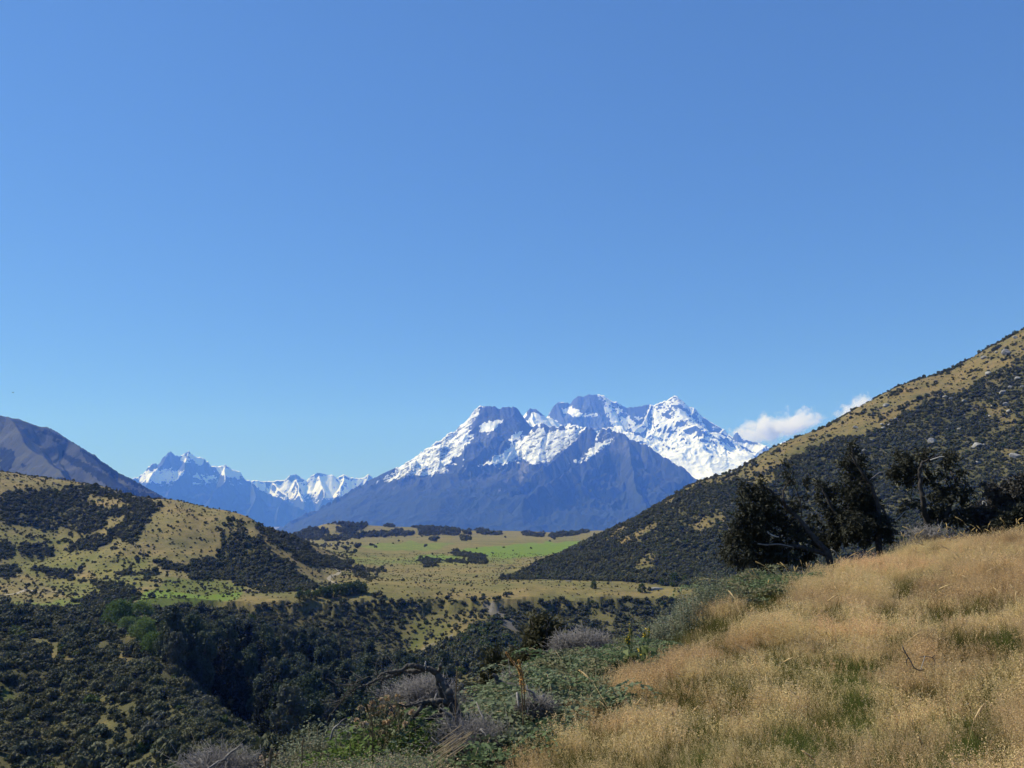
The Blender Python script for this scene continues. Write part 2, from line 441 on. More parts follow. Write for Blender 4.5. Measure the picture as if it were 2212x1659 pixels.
def ground_material(name, dry_a, dry_b, lush_c, near=False):
    m, nt, out = nmat(name)
    tc = N(nt, "ShaderNodeTexCoord"); co = tc.outputs["Object"]
    n0 = noise(nt, 0.11 if not near else 2, 5, .7, co)
    n1 = noise(nt, 0.035 if not near else .5, 6, .62, co)
    n2 = noise(nt, 0.35 if not near else 6, 5, .65, co)
    n3 = noise(nt, 2.2 if not near else 40, 3, .6, co)
    c = mixc(nt, ramp(nt, n1, [(.35, (0, 0, 0)), (.65, (1, 1, 1))]), dry_a, dry_b)
    c = mixc(nt, math_(nt, 'MULTIPLY', ramp(nt, n2, [(.4, (0, 0, 0)), (.75, (1, 1, 1))]), .55), c, (.11, .115, .032))
    c = mixc(nt, 1.0, c, ramp(nt, n0, [(.3, (.68, .70, .66)), (.5, (1, 1, 1)), (.72, (1.28, 1.22, 1.12))]), 'MULTIPLY')
    if not near:
        mp = N(nt, "ShaderNodeMapping"); mp.inputs["Scale"].default_value = (.006, .03, .03); nt.links.new(co, mp.inputs[0])
        c = mixc(nt, 1.0, c, ramp(nt, noise(nt, 1.0, 5, .65, mp.outputs[0]), [(.32, (.74, .82, .72)), (.5, (1, 1, 1)), (.7, (1.18, 1.08, 1.0))]), 'MULTIPLY')
    lu = math_(nt, 'MULTIPLY', aread(nt, "lush").outputs["Fac"], ramp(nt, n2, [(.2, (.45,) * 3), (.6, (1, 1, 1))]), True)
    c = mixc(nt, lu, c, lush_c)
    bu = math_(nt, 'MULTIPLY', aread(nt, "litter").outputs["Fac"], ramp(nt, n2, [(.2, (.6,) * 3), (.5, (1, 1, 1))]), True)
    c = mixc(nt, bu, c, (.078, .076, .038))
    sc = math_(nt, 'MULTIPLY', aread(nt, "scree").outputs["Fac"], ramp(nt, n2, [(.3, (.5,) * 3), (.6, (1, 1, 1))]), True)
    c = mixc(nt, sc, c, (.17, .155, .135))
    c = mixc(nt, 1.0, c, ramp(nt, n3, [(.25, (.72, .72, .7)), (.75, (1.22, 1.22, 1.22))]), 'MULTIPLY')
    d = N(nt, "ShaderNodeBsdfPrincipled"); d.inputs["Roughness"].default_value = 1.0
    d.inputs["Specular IOR Level"].default_value = 0.05
    nt.links.new(c, d.inputs["Base Color"])
    b = N(nt, "ShaderNodeBump"); b.inputs["Strength"].default_value = .6; b.inputs["Distance"].default_value = .5 if not near else .05
    nt.links.new(n3, b.inputs["Height"]); nt.links.new(b.outputs[0], d.inputs["Normal"])
    nt.links.new(d.outputs[0], out.inputs[0])
    return m
M_HILL = ground_material("hill_grass", (.25, .19, .095), (.18, .163, .078), (.105, .13, .033))
M_RIGHT = ground_material("right_hill_grass", (.20, .145, .072), (.135, .12, .06), (.10, .12, .035))
M_PLAIN = ground_material("valley_grass", (.21, .165, .078), (.145, .138, .06), (.125, .195, .032))
M_GULLY = ground_material("gully_grass", (.165, .132, .066), (.105, .098, .046), (.07, .10, .022))
M_SOIL = ground_material("knoll_soil", (.16, .10, .045), (.09, .075, .03), (.06, .09, .02), near=True)

# split the sheet by landform
fpx = GPX[:-1, :-1]; fr = RR[:-1, :-1]
az_f = AA[:-1, :-1]
pxc = 1106 + FPX * np.tan(az_f)          # column at the horizon
lefthill = (pxc < np.interp(fr, [480, 600, 700, 850, 1000, 3000], [450, 700, 765, 770, 640, 560])) & (fr > np.interp(pxc, [-500, 300, 470, 720], [560, 500, 480, 590]))
righthill = (pxc > np.interp(fr, [505, 560, 620, 700, 780, 900, 3000], [1560, 1320, 1080, 1130, 1200, 1300, 1420])) & (fr > 505)
cls = np.zeros(fr.shape, int)            # 0 slope, 1 gully, 2 valley, 3 left, 4 right, 5 low hill
cls[fr > 45] = 1
cls[fr > rim_r(GX[:-1, :-1], GY[:-1, :-1])] = 2
cls[lefthill] = 3
cls[righthill] = 4
cls[(fr > 1850) & ~lefthill & ~righthill] = 5
_idx = np.arange(GA * GR).reshape(GA, GR)
_quads = np.stack([_idx[:-1, :-1], _idx[1:, :-1], _idx[1:, 1:], _idx[:-1, 1:]], -1)
_co = np.stack([GX, GY, GZ], -1).reshape(-1, 3)
def sheet(name, k, mat):
    q = _quads[cls == k]
    used, inv = np.unique(q.ravel(), return_inverse=True)
    me = make_mesh(name, _co[used], quads=inv.reshape(-1, 4), mats=[mat], smooth=True)
    attr(me, "lush", lush.ravel()[used]); attr(me, "scree", scree.ravel()[used]); attr(me, "litter", LITTER.ravel()[used])
    return tag(link(name, me), kind='structure')

# how thick the scrub grows
P_ = lambda *p: list(p)
DENS = [ # (outline, density): traced dark patches and the open grass between
 (z1((0,600),(140,570),(300,560),(420,530),(600,545),(760,600),(930,640),(1010,640),(1030,670),(940,740),(830,700),(700,760),(640,800),(560,850),(380,820),(160,800),(0,780)), .8),
 (z1((0,470),(160,490),(420,520),(520,530),(400,560),(200,560),(80,590),(0,600)), .10),
 (z1((560,590),(760,640),(860,660),(820,700),(640,690),(560,640)), .25),
 (z1((820,720),(900,660),(1000,650),(930,770),(880,870),(800,900),(740,880),(660,930),(560,960),(430,950),(520,880),(650,860),(760,800)), .85),
 (z1((140,900),(300,910),(320,980),(250,1020),(120,990)), .65),
 (z1((0,870),(60,900),(110,960),(60,1010),(0,1000)), .75), (z1((0,1040),(90,1060),(110,1110),(0,1120)), .7),
 (z1((0,820),(160,870),(400,940),(520,860),(400,830),(200,820)), .22),
 (z1((220,1080),(260,1065),(420,1090),(480,1130),(440,1145),(300,1110)), .85), (z1((420,1070),(500,1090),(490,1110),(430,1090)), .7),
 (z1((540,1140),(640,1170),(860,1210),(870,1260),(780,1300),(700,1260),(640,1200)), .9),
 (z1((740,1080),(840,1080),(850,1110),(760,1120)), .8), (z1((900,1090),(1000,1080),(990,1110),(910,1130)), .8),
 (z1((990,1030),(1060,1020),(1180,1050),(1260,960),(1180,960),(1180,990),(1290,1010),(1370,1000),(1380,900),(1330,920),(1380,810),(1500,860),(1640,860),(1700,940),(1840,1040),(1960,1160),(2010,1200),(1900,1260),(1780,1260),(1660,1200),(1540,1170),(1450,1140),(1220,1140),(1190,1100),(1010,1060)), .86),
 (z1((1370,780),(1480,740),(1600,850),(1500,860),(1400,830)), .4),
 (z1((1540,1150),(1640,1200),(1720,1260),(1820,1280),(1960,1250),(1760,1210),(1700,1150)), .35),
 (z1((1590,780),(1720,830),(1840,860),(1980,940),(2060,990),(1960,1010),(1840,990),(1740,920)), .9),
 (z1((1850,1000),(2000,980),(2212,1030),(2212,1070),(2000,1060)), .75),
 (z1((700,950),(760,900),(860,960),(1000,960),(960,1060),(700,1040)), .2), (z1((1040,700),(1400,740),(1380,1000),(1100,1000),(940,900),(960,760)), .08),
 (z1((460,1290),(560,1270),(640,1230),(860,1240),(850,1290),(700,1380),(480,1330),(190,1400),(170,1370),(420,1330)), .85),
 (z1((160,1370),(480,1320),(700,1390),(540,1410),(200,1430)), .8), (z1((20,1320),(120,1330),(140,1390),(30,1370)), .7),
 # terrace bank
 (z1((870,1350),(1080,1342),(1500,1322),(1750,1304),(1990,1292),(2212,1274),(2212,1659),(1000,1659),(900,1450),(800,1400)), .8),
 (z7((0,250),(620,230),(820,210),(1200,200),(1380,182),(1900,172),(2212,172),(2212,560),(1500,520),(1000,640),(0,760)), .78),
 (z7((430,210),(720,420),(660,440),(480,300)), .2),
 (z7((1200,210),(1290,200),(1400,300),(1380,400),(1250,330),(1190,280)), .3),
 (z7((1210,200),(1450,210),(1500,290),(1560,330),(1400,260),(1240,230)), .8),
 (z4((1680,200),(2212,185),(2212,300),(1800,330)), .6), (z4((1840,300),(1900,300),(1900,400),(1850,380)), .1),
 # bank between the two
 (z8((250,270),(420,235),(640,222),(840,212),(860,235),(800,290),(750,330),(700,400),(730,470),(790,520),(860,480),(900,620),(500,700),(250,600)), .8),
 (z8((850,212),(1020,208),(1200,200),(1232,290),(1130,345),(1010,410),(900,470),(790,515),(730,470),(740,400),(760,330),(800,290)), .27),
 (z8((790,510),(870,455),(1010,400),(960,440),(870,490)), .02), (z8((1130,200),(1210,195),(1215,260),(1150,280)), .3), (z8((800,215),(880,205),(900,250),(820,270)), .75),
 (z8((840,205),(880,198),(905,215),(900,235),(850,232)), .9),
 # spur at lower left
 (z4((0,330),(180,330),(460,320),(760,380),(900,480),(1000,600),(1180,740),(1560,950),(1720,1100),(1760,1220),(0,1220)), .66),
 (z4((160,420),(320,410),(430,480),(340,540),(240,480),(170,470)), .15),
 (z4((520,300),(650,290),(800,340),(840,420),(700,380),(600,340)), .12),
 (z4((680,500),(780,500),(930,560),(820,570),(720,540)), .06), (z4((420,530),(520,530),(520,560),(430,560)), .1),
 (z4((940,570),(1030,610),(1160,720),(1080,690),(1020,640)), .15), (z4((300,410),(420,480),(400,520),(320,450)), .1),
 (z4((0,690),(80,740),(220,900),(270,960),(160,920),(0,800)), .1), (z4((550,750),(640,750),(660,800),(600,820)), .03),
 (z4((270,790),(350,830),(320,880),(280,840)), .2), (z4((280,960),(480,960),(680,910),(700,1000),(480,1030),(320,1010)), .35),
 (z4((1140,770),(1230,760),(1330,830),(1300,900),(1180,860)), .45),
 (z4((1380,870),(1480,900),(1500,960),(1420,930)), .3), (z4((1640,1030),(1740,1110),(1700,1130),(1600,1050)), .15),
 # the bare shelf above the bank
 (P_((225,1300),(420,1292),(560,1284),(690,1272),(800,1260),(1060,1260),(1480,1266),(1500,1281),(1060,1291),(800,1295),(680,1298),(560,1306),(420,1314),(300,1322)), .015),
 # low hill beyond the valley floor
 (z3((110,150),(210,105),(330,110),(330,130),(270,175),(190,168)), .8), (z3((300,80),(500,65),(580,80),(560,105),(470,130),(380,130),(420,95),(490,75),(380,75)), .75),
 (z3((310,160),(560,130),(740,125),(760,110),(880,130),(860,145),(640,155),(500,160),(380,180),(320,180)), .8), (z3((900,110),(1000,85),(1160,110),(1155,145),(1040,140),(930,148)), .8),
 (z3((680,80),(760,85),(760,95),(690,92)), .6), (z3((860,88),(1000,75),(1060,100),(900,100)), .7), (z3((1265,105),(1340,120),(1450,135),(1430,142),(1310,140)), .75), (z3((1185,120),(1240,118),(1235,138),(1190,138)), .8),
 (z3((1560,130),(1700,138),(1690,152),(1600,150)), .75), (z3((1720,150),(1900,130),(1990,125),(1900,142),(1760,160)), .6), (z3((990,165),(1020,165),(1015,182),(992,182)), .6), (z3((1175,155),(1230,160),(1230,178),(1180,172)), .5),
 (z3((1110,250),(1200,255),(1330,280),(1330,320),(1220,320),(1230,290),(1130,270)), .55), (z3((905,300),(960,290),(1070,310),(1030,330),(960,345)), .55), (z3((1090,300),(1200,300),(1200,320),(1090,320)), .3),
 (z3((440,235),(500,250),(490,258),(440,245)), .5), (z3((510,210),(525,210),(525,230),(512,230)), .7), (z3((440,345),(620,355),(640,380),(480,370)), .5), (z3((450,385),(560,380),(640,410),(620,425),(520,410)), .35), (z3((600,525),(700,520),(705,540),(600,540)), .5),
 (z3((800,525),(960,520),(1200,530),(1500,520),(1560,530),(1400,545),(800,545)), .2),(z3((640,350),(680,350),(680,375),(640,375)), .5),
]
TAN_LINE = np.array([(1000,1000),(1180,1000),(1400,1095),(1500,1044),(1600,1030),(1700,986),(1782,948),(1852,934),(1948,888),(1997,862),(2075,838),(2153,790),(2240,740)], float)
RIGHT_GAPS = [(z5((360,1190),(520,1180),(700,1080),(560,1160),(420,1260)), .15), (P_((1330,1170),(1370,1150),(1400,1135),(1440,1125),(1400,1150),(1350,1180)), .12), (P_((1370,1228),(1400,1190),(1420,1200),(1400,1240),(1370,1250)), .2), (P_((1480,1140),(1560,1105),(1580,1120),(1510,1150)), .3),
              (z3((1500,370),(1600,320),(1720,280),(1660,330),(1540,390)), .15), (z3((2080,170),(2200,60),(2212,110),(2120,190)), .35), (P_((1590,1045),(1650,1025),(1700,1030),(1640,1050)), .15)]
def density(px, py, r, az, x, y):
    wx = px + 19 * fbm(x / 14, y / 14, 4, 90) * np.clip(400 / r, .3, 1.3); wy = py + 10 * fbm(x / 14, y / 14, 4, 95) * np.clip(400 / r, .3, 1.3)
    right = (px > np.interp(r, [505, 560, 620, 700, 780, 900, 3000], [1560, 1320, 1075, 1130, 1200, 1300, 1420])) & (r > 508)
    left = (px < 760) & (r > 480)
    v = np.where(r > 478, np.where(left, .085, .005), np.where(r > 455, .12, .45))
    v = np.where((r > 478) & (r < 560) & ~left, .014, v)
    v = np.where(r > 1300, .0012, v)
    for poly, k in DENS:
        v = np.where(inpoly(wx, wy, poly) & ~right, k, v)
    # right hill
    n = fbm(x / 26, y / 26, 3, 99)
    rv = np.where(wx > 2000, .72, .92) - .35 * ss(n, .25, .6) * np.where(wx > 1950, 1, .5)
    above = wy < np.interp(wx, TAN_LINE[:, 0], TAN_LINE[:, 1]) + 9
    rv = np.where(above, np.where(wx > 1640, .06, .13) + .42 * (fbm(x / 30, y / 14, 3, 97) > np.where(wx > 1640, .42, .3)), rv)
    for poly, k in RIGHT_GAPS: rv = np.where(inpoly(wx, wy, poly), k, rv)
    foot = right & (r < np.interp(px, [1080, 1300, 1500, 2212], [640, 540, 520, 515]))
    rv = np.where(foot, rv * .5, rv)
    v = np.where(right, rv, v)
    return v

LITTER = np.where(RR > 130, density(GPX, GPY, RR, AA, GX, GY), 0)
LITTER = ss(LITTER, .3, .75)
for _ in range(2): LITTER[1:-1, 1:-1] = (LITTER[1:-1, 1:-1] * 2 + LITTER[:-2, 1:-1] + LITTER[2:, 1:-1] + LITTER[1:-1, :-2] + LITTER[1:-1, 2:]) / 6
sheet("grassy_slope", 0, M_SOIL)
sheet("gully_ground", 1, M_GULLY)
sheet("valley_floor", 2, M_PLAIN)
sheet("hillside_left", 3, M_HILL)
sheet("hillside_right", 4, M_RIGHT)
sheet("low_hill", 5, M_PLAIN)

# ------------------------------------------------------------------ mountains: ridge lines in space, slopes falling away from them
def dense(line, step=3.0):
    P = []
    for (a, b, r), (c, d, q) in zip(line[:-1], line[1:]):
        n = max(1, int(math.hypot(c - a, d - b) / step))
        for i in range(n): t = i / n; P.append((a + (c - a) * t, b + (d - b) * t, r + (q - r) * t))
    P.append(line[-1]); P = np.array(P)
    return at(P[:, 0], P[:, 1], P[:, 2])
def mountain(name, ridges, px0, px1, r0, r1, na, nr, drop, base, mat, seed, rough, wl, masks, jag=0.0):
    az = np.linspace(float(az_of(px0)), float(az_of(px1)), na); rr = np.linspace(r0, r1, nr)
    A, R = np.meshgrid(az, rr, indexing='ij'); X, Y = np.sin(A) * R, np.cos(A) * R
    # warp so that spurs and gullies wander
    wx = X + wl * .07 * fbm(X / wl, Y / wl, 3, seed + 60); wy = Y + wl * .07 * fbm(X / wl, Y / wl, 3, seed + 66)
    H = np.full(X.shape, -1e9); D = np.full(X.shape, 1e9)
    for rd in ridges:
        sc_, line = (rd[0], rd[1]) if isinstance(rd[0], (int, float)) else (1.0, rd)
        P = dense(line)
        if jag: P[:, 2] += jag * perlin(np.arange(len(P)) * .45, np.full(len(P), .5 + seed), 5) + .7 * jag * perlin(np.arange(len(P)) * 1.1, np.full(len(P), .3 + seed), 9)
        for a, b in zip(P[:-1], P[1:]):
            e = b[:2] - a[:2]; L2 = (e ** 2).sum() + 1e-6
            t = np.clip(((wx - a[0]) * e[0] + (wy - a[1]) * e[1]) / L2, 0, 1)
            d = np.hypot(wx - a[0] - t * e[0], wy - a[1] - t * e[1])
            h = a[2] + t * (b[2] - a[2]) - drop(d) * sc_
            better = h > H
            H = np.where(better, h, H); D = np.where(better, d, D)
    k = ss(D, 0, wl * .8)
    k = k * (1 - .84 * ss(D, wl * 1.0, wl * 2.2))
    H = H + rough * (.2 + .8 * k) * np.minimum(ridged(wx / wl, wy / wl, 6, seed, .55) - 1.7, .03)
    H = H + rough * .10 * (1 - k) * fbm(X / (wl * .25), Y / (wl * .25), 4, seed + 9)
    H = np.maximum(H, base + 20 * fbm(X / 900, Y / 900, 3, seed + 2))
    V = np.stack([X, Y, H], -1)
    i = np.arange(na * nr).reshape(na, nr)
    q = np.stack([i[:-1, :-1], i[1:, :-1], i[1:, 1:], i[:-1, 1:]], -1).reshape(-1, 4)
    me = make_mesh(name, V.reshape(-1, 3), quads=q, mats=[mat], smooth=True)
    px, py = project(V)
    for nm, fn in masks.items(): attr(me, nm, fn(px, py, V, D))
    return tag(link(name, me), kind='structure'), V

def mountain_material(name, snow_lo, snow_hi, steep, forest_top, rock=(.048, .057, .070), forest=(.016, .024, .012), tuss=(.040, .050, .036), scale=1.0):
    m, nt, out = nmat(name)
    g = N(nt, "ShaderNodeNewGeometry"); tc = N(nt, "ShaderNodeTexCoord"); co = tc.outputs["Object"]
    sx = N(nt, "ShaderNodeSeparateXYZ"); nt.links.new(g.outputs["Position"], sx.inputs[0])
    sn = N(nt, "ShaderNodeSeparateXYZ"); nt.links.new(g.outputs["Normal"], sn.inputs[0])
    nA = noise(nt, .0016 / scale, 6, .62, co); nB = noise(nt, .009 / scale, 6, .68, co); nC = noise(nt, .03 / scale, 4, .6, co)
    z = math_(nt, 'ADD', sx.outputs[2], math_(nt, 'MULTIPLY', math_(nt, 'SUBTRACT', nA, .5), 420 * scale))
    z = math_(nt, 'ADD', z, math_(nt, 'MULTIPLY', math_(nt, 'SUBTRACT', nB, .5), 420 * scale))
    mr = N(nt, "ShaderNodeMapRange"); mr.inputs[1].default_value = snow_lo; mr.inputs[2].default_value = snow_hi; nt.links.new(z, mr.inputs[0])
    st = math_(nt, 'ADD', sn.outputs[2], math_(nt, 'MULTIPLY', math_(nt, 'SUBTRACT', nB, .5), .55))
    ms = N(nt, "ShaderNodeMapRange"); ms.inputs[1].default_value = steep - .07; ms.inputs[2].default_value = steep + .07; nt.links.new(st, ms.inputs[0])
    snow = math_(nt, 'MULTIPLY', mr.outputs[0], ms.outputs[0], True)
    sadd = aread(nt, "snow").outputs["Fac"]      # -1 bare rock .. +1 deep snow
    snow = math_(nt, 'ADD', snow, sadd, True)
    # break the snow up with rock showing through, along the beds of the rock
    cb = N(nt, "ShaderNodeCombineXYZ")
    nt.links.new(math_(nt, 'MULTIPLY', math_(nt, 'SUBTRACT', sx.outputs[2], math_(nt, 'MULTIPLY', sx.outputs[0], .5)), .026 / scale), cb.inputs[0])
    nt.links.new(math_(nt, 'MULTIPLY', sx.outputs[0], .0045 / scale), cb.inputs[1]); nt.links.new(math_(nt, 'MULTIPLY', sx.outputs[1], .004 / scale), cb.inputs[2])
    nS = noise(nt, 1.0, 5, .65, cb.outputs[0])
    nC = math_(nt, 'ADD', math_(nt, 'MULTIPLY', nC, .4), math_(nt, 'MULTIPLY', nS, .6))
    snow = ramp(nt, math_(nt, 'ADD', snow, math_(nt, 'MULTIPLY', math_(nt, 'SUBTRACT', nC, .5), 1.75)), [(.40, (0, 0, 0)), (.60, (1, 1, 1))])
    mf = N(nt, "ShaderNodeMapRange"); mf.inputs[1].default_value = forest_top + 90 * scale; mf.inputs[2].default_value = forest_top - 90 * scale; nt.links.new(z, mf.inputs[0])
    mt = N(nt, "ShaderNodeMapRange"); mt.inputs[1].default_value = forest_top + 700 * scale; mt.inputs[2].default_value = forest_top + 350 * scale; nt.links.new(z, mt.inputs[0])
    rk = mixc(nt, nC, rock, tuple(v * 1.7 for v in rock))
    c = mixc(nt, mt.outputs[0], rk, mixc(nt, nB, tuss, tuple(v * .6 for v in tuss)))
    c = mixc(nt, mf.outputs[0], c, mixc(nt, nC, tuple(v * .7 for v in forest), tuple(v * 1.5 for v in forest)))
    sl = aread(nt, "slip").outputs["Fac"]
    c = mixc(nt, math_(nt, 'MULTIPLY', sl, ramp(nt, nC, [(.35, (0, 0, 0)), (.6, (1, 1, 1))])), c, (.26, .25, .24))
    c = mixc(nt, snow, c, (.80, .82, .84))
    d = N(nt, "ShaderNodeBsdfPrincipled"); d.inputs["Roughness"].default_value = .9; d.inputs["Specular IOR Level"].default_value = .1
    nt.links.new(c, d.inputs["Base Color"])
    b = N(nt, "ShaderNodeBump"); b.inputs["Strength"].default_value = .9; b.inputs["Distance"].default_value = 40 * scale
    nt.links.new(mixc(nt, .5, nB, nC), b.inputs["Height"]); nt.links.new(b.outputs[0], d.inputs["Normal"])
    nt.links.new(d.outputs[0], out.inputs[0])
    return m
def maskfn(polys, warp=5, neg=1.25):
    def f(px, py, V, D):
        wx = px + warp * fbm(px / 9, py / 9, 4, 80); wy = py + warp * fbm(px / 9, py / 9, 4, 85)
        v = np.zeros(px.shape)
        for poly, k in polys: v = np.where(inpoly(wx, wy, poly), k * (.92 if k > 0 else neg), v)
        return v
    return f
b6 = lambda *p: [((1500 + a / 2.458) * .54, (1550 + b / 2.458) * .54) for a, b in p]
b7 = lambda *p: [((2200 + a / 2.212) * .54, (1500 + b / 2.212) * .54) for a, b in p]
zero = lambda px, py, V, D: np.zeros(px.shape)

# front massif, 12 to 13 km away
def drop_main(d): return .54 * d + 300 * (1 - np.exp(-d / 330))
main_ridges = [
 [(545,1185,12700),(600,1146,12800),(640,1118,12900),(690,1094,13000),(740,1070,13050),(782,1046,13100),(820,1032,13150),(858,1013,13200),(900,980,13300),(940,952,13350),(985,924,13400),(1008,905,13450),(1018,888,13480),(1033,873,13500),(1044,876,13500),(1053,879,13500),(1060,876,13500),(1100,880,13520),(1113,884,13530),(1122,893,13550),(1132,905,13580),(1143,918,13620),(1158,930,13700),(1200,948,13900)],
 [(1042,877,13490),(1028,905,13330),(1014,932,13180),(1008,960,13030),(985,1000,12800),(955,1040,12500),(900,1090,11900)],
 [(1100,880,13520),(1092,920,13330),(1075,960,13150),(1055,995,12980)],
 [(1060,1016,12900),(1110,965,13000),(1150,925,13050),(1172,913,13050),(1185,921,13030),(1200,922,13000),(1214,920,12980),(1240,919,12950),(1256,926,12900),(1271,919,12880),(1280,924,12880),(1288,938,12880),(1296,948,12880),(1304,926,12860),(1316,922,12840),(1330,931,12800),(1345,930,12760),(1353,938,12740),(1360,948,12720),(1380,955,12680),(1396,962,12640),(1420,978,12580),(1455,1002,12480),(1490,1028,12380),(1510,1045,12300),(1560,1090,12100)],
 [(1270,920,12880),(1250,944,12700),(1222,968,12480),(1190,992,12250),(1150,1022,11950),(1117,1046,11650),(1080,1085,11250)],
 [(1343,932,12760),(1300,966,12480),(1250,998,12150),(1215,1018,11900),(1188,1032,11650),(1130,1075,11150)],
 [(.92,)[0], [(1352,940,12740),(1370,1000,12150),(1385,1060,11450),(1400,1110,10900)]],
 [(.92,)[0], [(1030,1010,12700),(1000,1060,12100),(985,1100,11500)]],
]
main_snow = [
 (b6((980,230),(1050,190),(930,430),(980,470),(900,560),(870,640),(740,740),(720,830),(560,860),(300,880),(100,930),(0,940),(200,800),(560,540),(840,380),(900,260)), .55),
 (b6((1075,130),(1290,140),(1420,200),(1560,400),(1500,470),(1380,560),(1250,640),(1000,760),(900,800),(870,640),(940,520),(990,450),(920,400),(1040,300)), -.75),
 (b6((1030,370),(1060,350),(1200,310),(1260,330),(1180,400),(1100,450),(1030,440)), .9),
 (b6((1390,430),(1470,420),(1440,480),(1340,560),(1320,500)), .8),
 (b6((1060,760),(1350,560),(1560,430),(1640,350),(1740,420),(1900,400),(2060,400),(2010,470),(1880,590),(1800,650),(1740,720),(1560,760),(1440,700),(1230,760)), .6),
 (b6((1620,350),(1670,340),(1790,380),(1760,430),(1680,440)), -.8),
 (b6((2080,380),(2130,380),(2190,530),(2100,620),(1960,720),(1840,780),(1720,830),(1700,740),(1800,660),(1900,580),(2010,480)), -.9),
 (b7((400,500),(520,480),(580,520),(540,560),(420,590)), .35),
 (b7((205,770),(400,620),(600,530),(640,520),(520,620),(420,690),(260,785)), .6),
 (b7((580,500),(640,490),(700,560),(760,590),(900,640),(1310,930),(900,1106),(0,1106),(240,800),(430,690),(530,620)), -.9),
]
main_slip = [(b6((1420,740),(1530,720),(1500,830),(1450,900),(1420,980),(1410,900)), .7), (b6((1270,900),(1320,890),(1280,950)), .6),
             (b6((1210,1010),(1240,990),(1215,1060)), .6), (b6((150,990),(210,970),(180,1010)), .5), (b6((900,900),(960,880),(930,930)),.5),
             (b7((360,830),(400,815),(380,850)), .6), (b7((520,560),(640,560),(900,760),(1000,860),(800,760),(600,690),(480,700)), .18)]
M_MAIN = mountain_material("massif", 640, 760, .70, 330)
mountain("mountain_massif", main_ridges, 470, 1640, 9300, 15200, 1000, 420, drop_main, -275, M_MAIN, 100, 190, 1000,
         {"snow": maskfn(main_snow), "slip": maskfn(main_slip, 3)}, jag=30)

# small white peak between the two, 16 km away
def drop_peak(d): return .62 * d + 120 * (1 - np.exp(-d / 150))
peak_ridges = [[(1110,935,15800),(1131,909,15900),(1137,893,15950),(1145,879,16000),(1150,883,16000),(1157,881,16000),(1162,890,16000),(1168,892,16000),(1181,901,16020),(1194,902,16030),(1207,912,16050),(1222,921,16100),(1250,945,16200)],
               [(1150,882,16000),(1152,905,15750),(1165,930,15400)]]
M_PEAK = mountain_material("white_peak", 300, 500, .50, -300)
mountain("mountain_peak", peak_ridges, 1085, 1290, 14400, 17400, 260, 240, drop_peak, -275, M_PEAK, 140, 60, 500,
         {"snow": maskfn([(b6((1455,340),(1520,190),(1620,235),(1690,290),(1640,280),(1560,240),(1500,330)), -.75), (b6((1500,350),(1540,240),(1690,300),(1870,380),(1800,420),(1500,420)), .7)], 3), "slip": zero}, jag=10)

# great snow mountain, 18 km away
def drop_big(d): return .60 * d + 330 * (1 - np.exp(-d / 300))
big_ridges = [
 [(1150,935,17800),(1188,888,17900),(1195,876,17950),(1203,871,18000),(1215,867,18000),(1228,865,18000),(1236,868,18000),(1241,871,18000),(1242,857,18000),(1250,851,18000),(1262,850,18000),(1274,848,18000),(1293,849,18000),(1307,852,18000),(1314,859,18000),(1322,861,18000),(1332,867,18000),(1349,875,18000),(1368,873,18000),(1385,874,18000),(1403,872,18000),(1412,873,18000),(1432,865,18000),(1447,860,18000),(1461,852,18000),(1472,859,18000),(1484,873,18000),(1498,875,18000),(1505,882,18000),(1517,894,18000),(1539,909,18000),(1559,924,18000),(1567,938,17950),(1581,942,17900),(1591,931,17900),(1601,944,17850),(1640,955,17700),(1661,957,17600),(1671,967,17500),(1690,953,17500),(1702,947,17500),(1728,942,17500),(1800,960,17500),(1900,990,17500)],
 [(1498,876,18000),(1488,905,17700),(1480,930,17350),(1462,965,16900),(1440,1010,16350)],
 [(1559,924,18000),(1545,950,17550),(1520,990,17000),(1495,1035,16400)],
 [(1661,958,17600),(1620,985,17150),(1585,1015,16700),(1540,1055,16200)],
 [(1274,849,18000),(1285,890,17650),(1300,930,17200),(1320,960,16700)],
 [(1204,871,18000),(1215,905,17600),(1225,935,17200)],
 [(1405,873,18000),(1385,910,17600),(1360,940,17200)],
 [(1700,948,17500),(1660,990,17000),(1610,1040,16400)],
]
big_snow = [
 (b7((0,290),(60,240),(170,220),(230,170),(340,150),(420,170),(500,330),(560,460),(520,500),(380,500),(200,440),(120,430),(0,380)), -.62),
 (b7((100,300),(200,280),(280,340),(420,330),(430,360),(250,370),(120,340)), .5),
 (b7((420,165),(500,180),(560,260),(640,300),(740,420),(680,480),(560,450),(480,300)), .35),
 (b7((580,235),(670,270),(740,255),(890,255),(870,300),(800,350),(740,380),(660,320)), -.9),
 (b7((1060,260),(1120,180),(1215,262),(1160,310),(1090,300)), -.35),
 (b7((1290,290),(1370,360),(1520,470),(1550,530),(1420,540),(1340,500),(1240,520),(1200,400)), -.28),
 (b7((1610,560),(1660,490),(1700,560),(1850,590),(1820,620),(1640,600)), -.7),
 (b7((1880,680),(1940,605),(1980,640),(1920,690)), -.8), (b7((2050,600),(2100,560),(2160,570),(2100,620)), -.6),
]
M_BIG = mountain_material("snow_mountain", -100, 200, .52, -700)
mountain("mountain_snowy", big_ridges, 1090, 1960, 14200, 19800, 760, 400, drop_big, -275, M_BIG, 180, 170, 900,
         {"snow": maskfn(big_snow), "slip": zero}, jag=12)

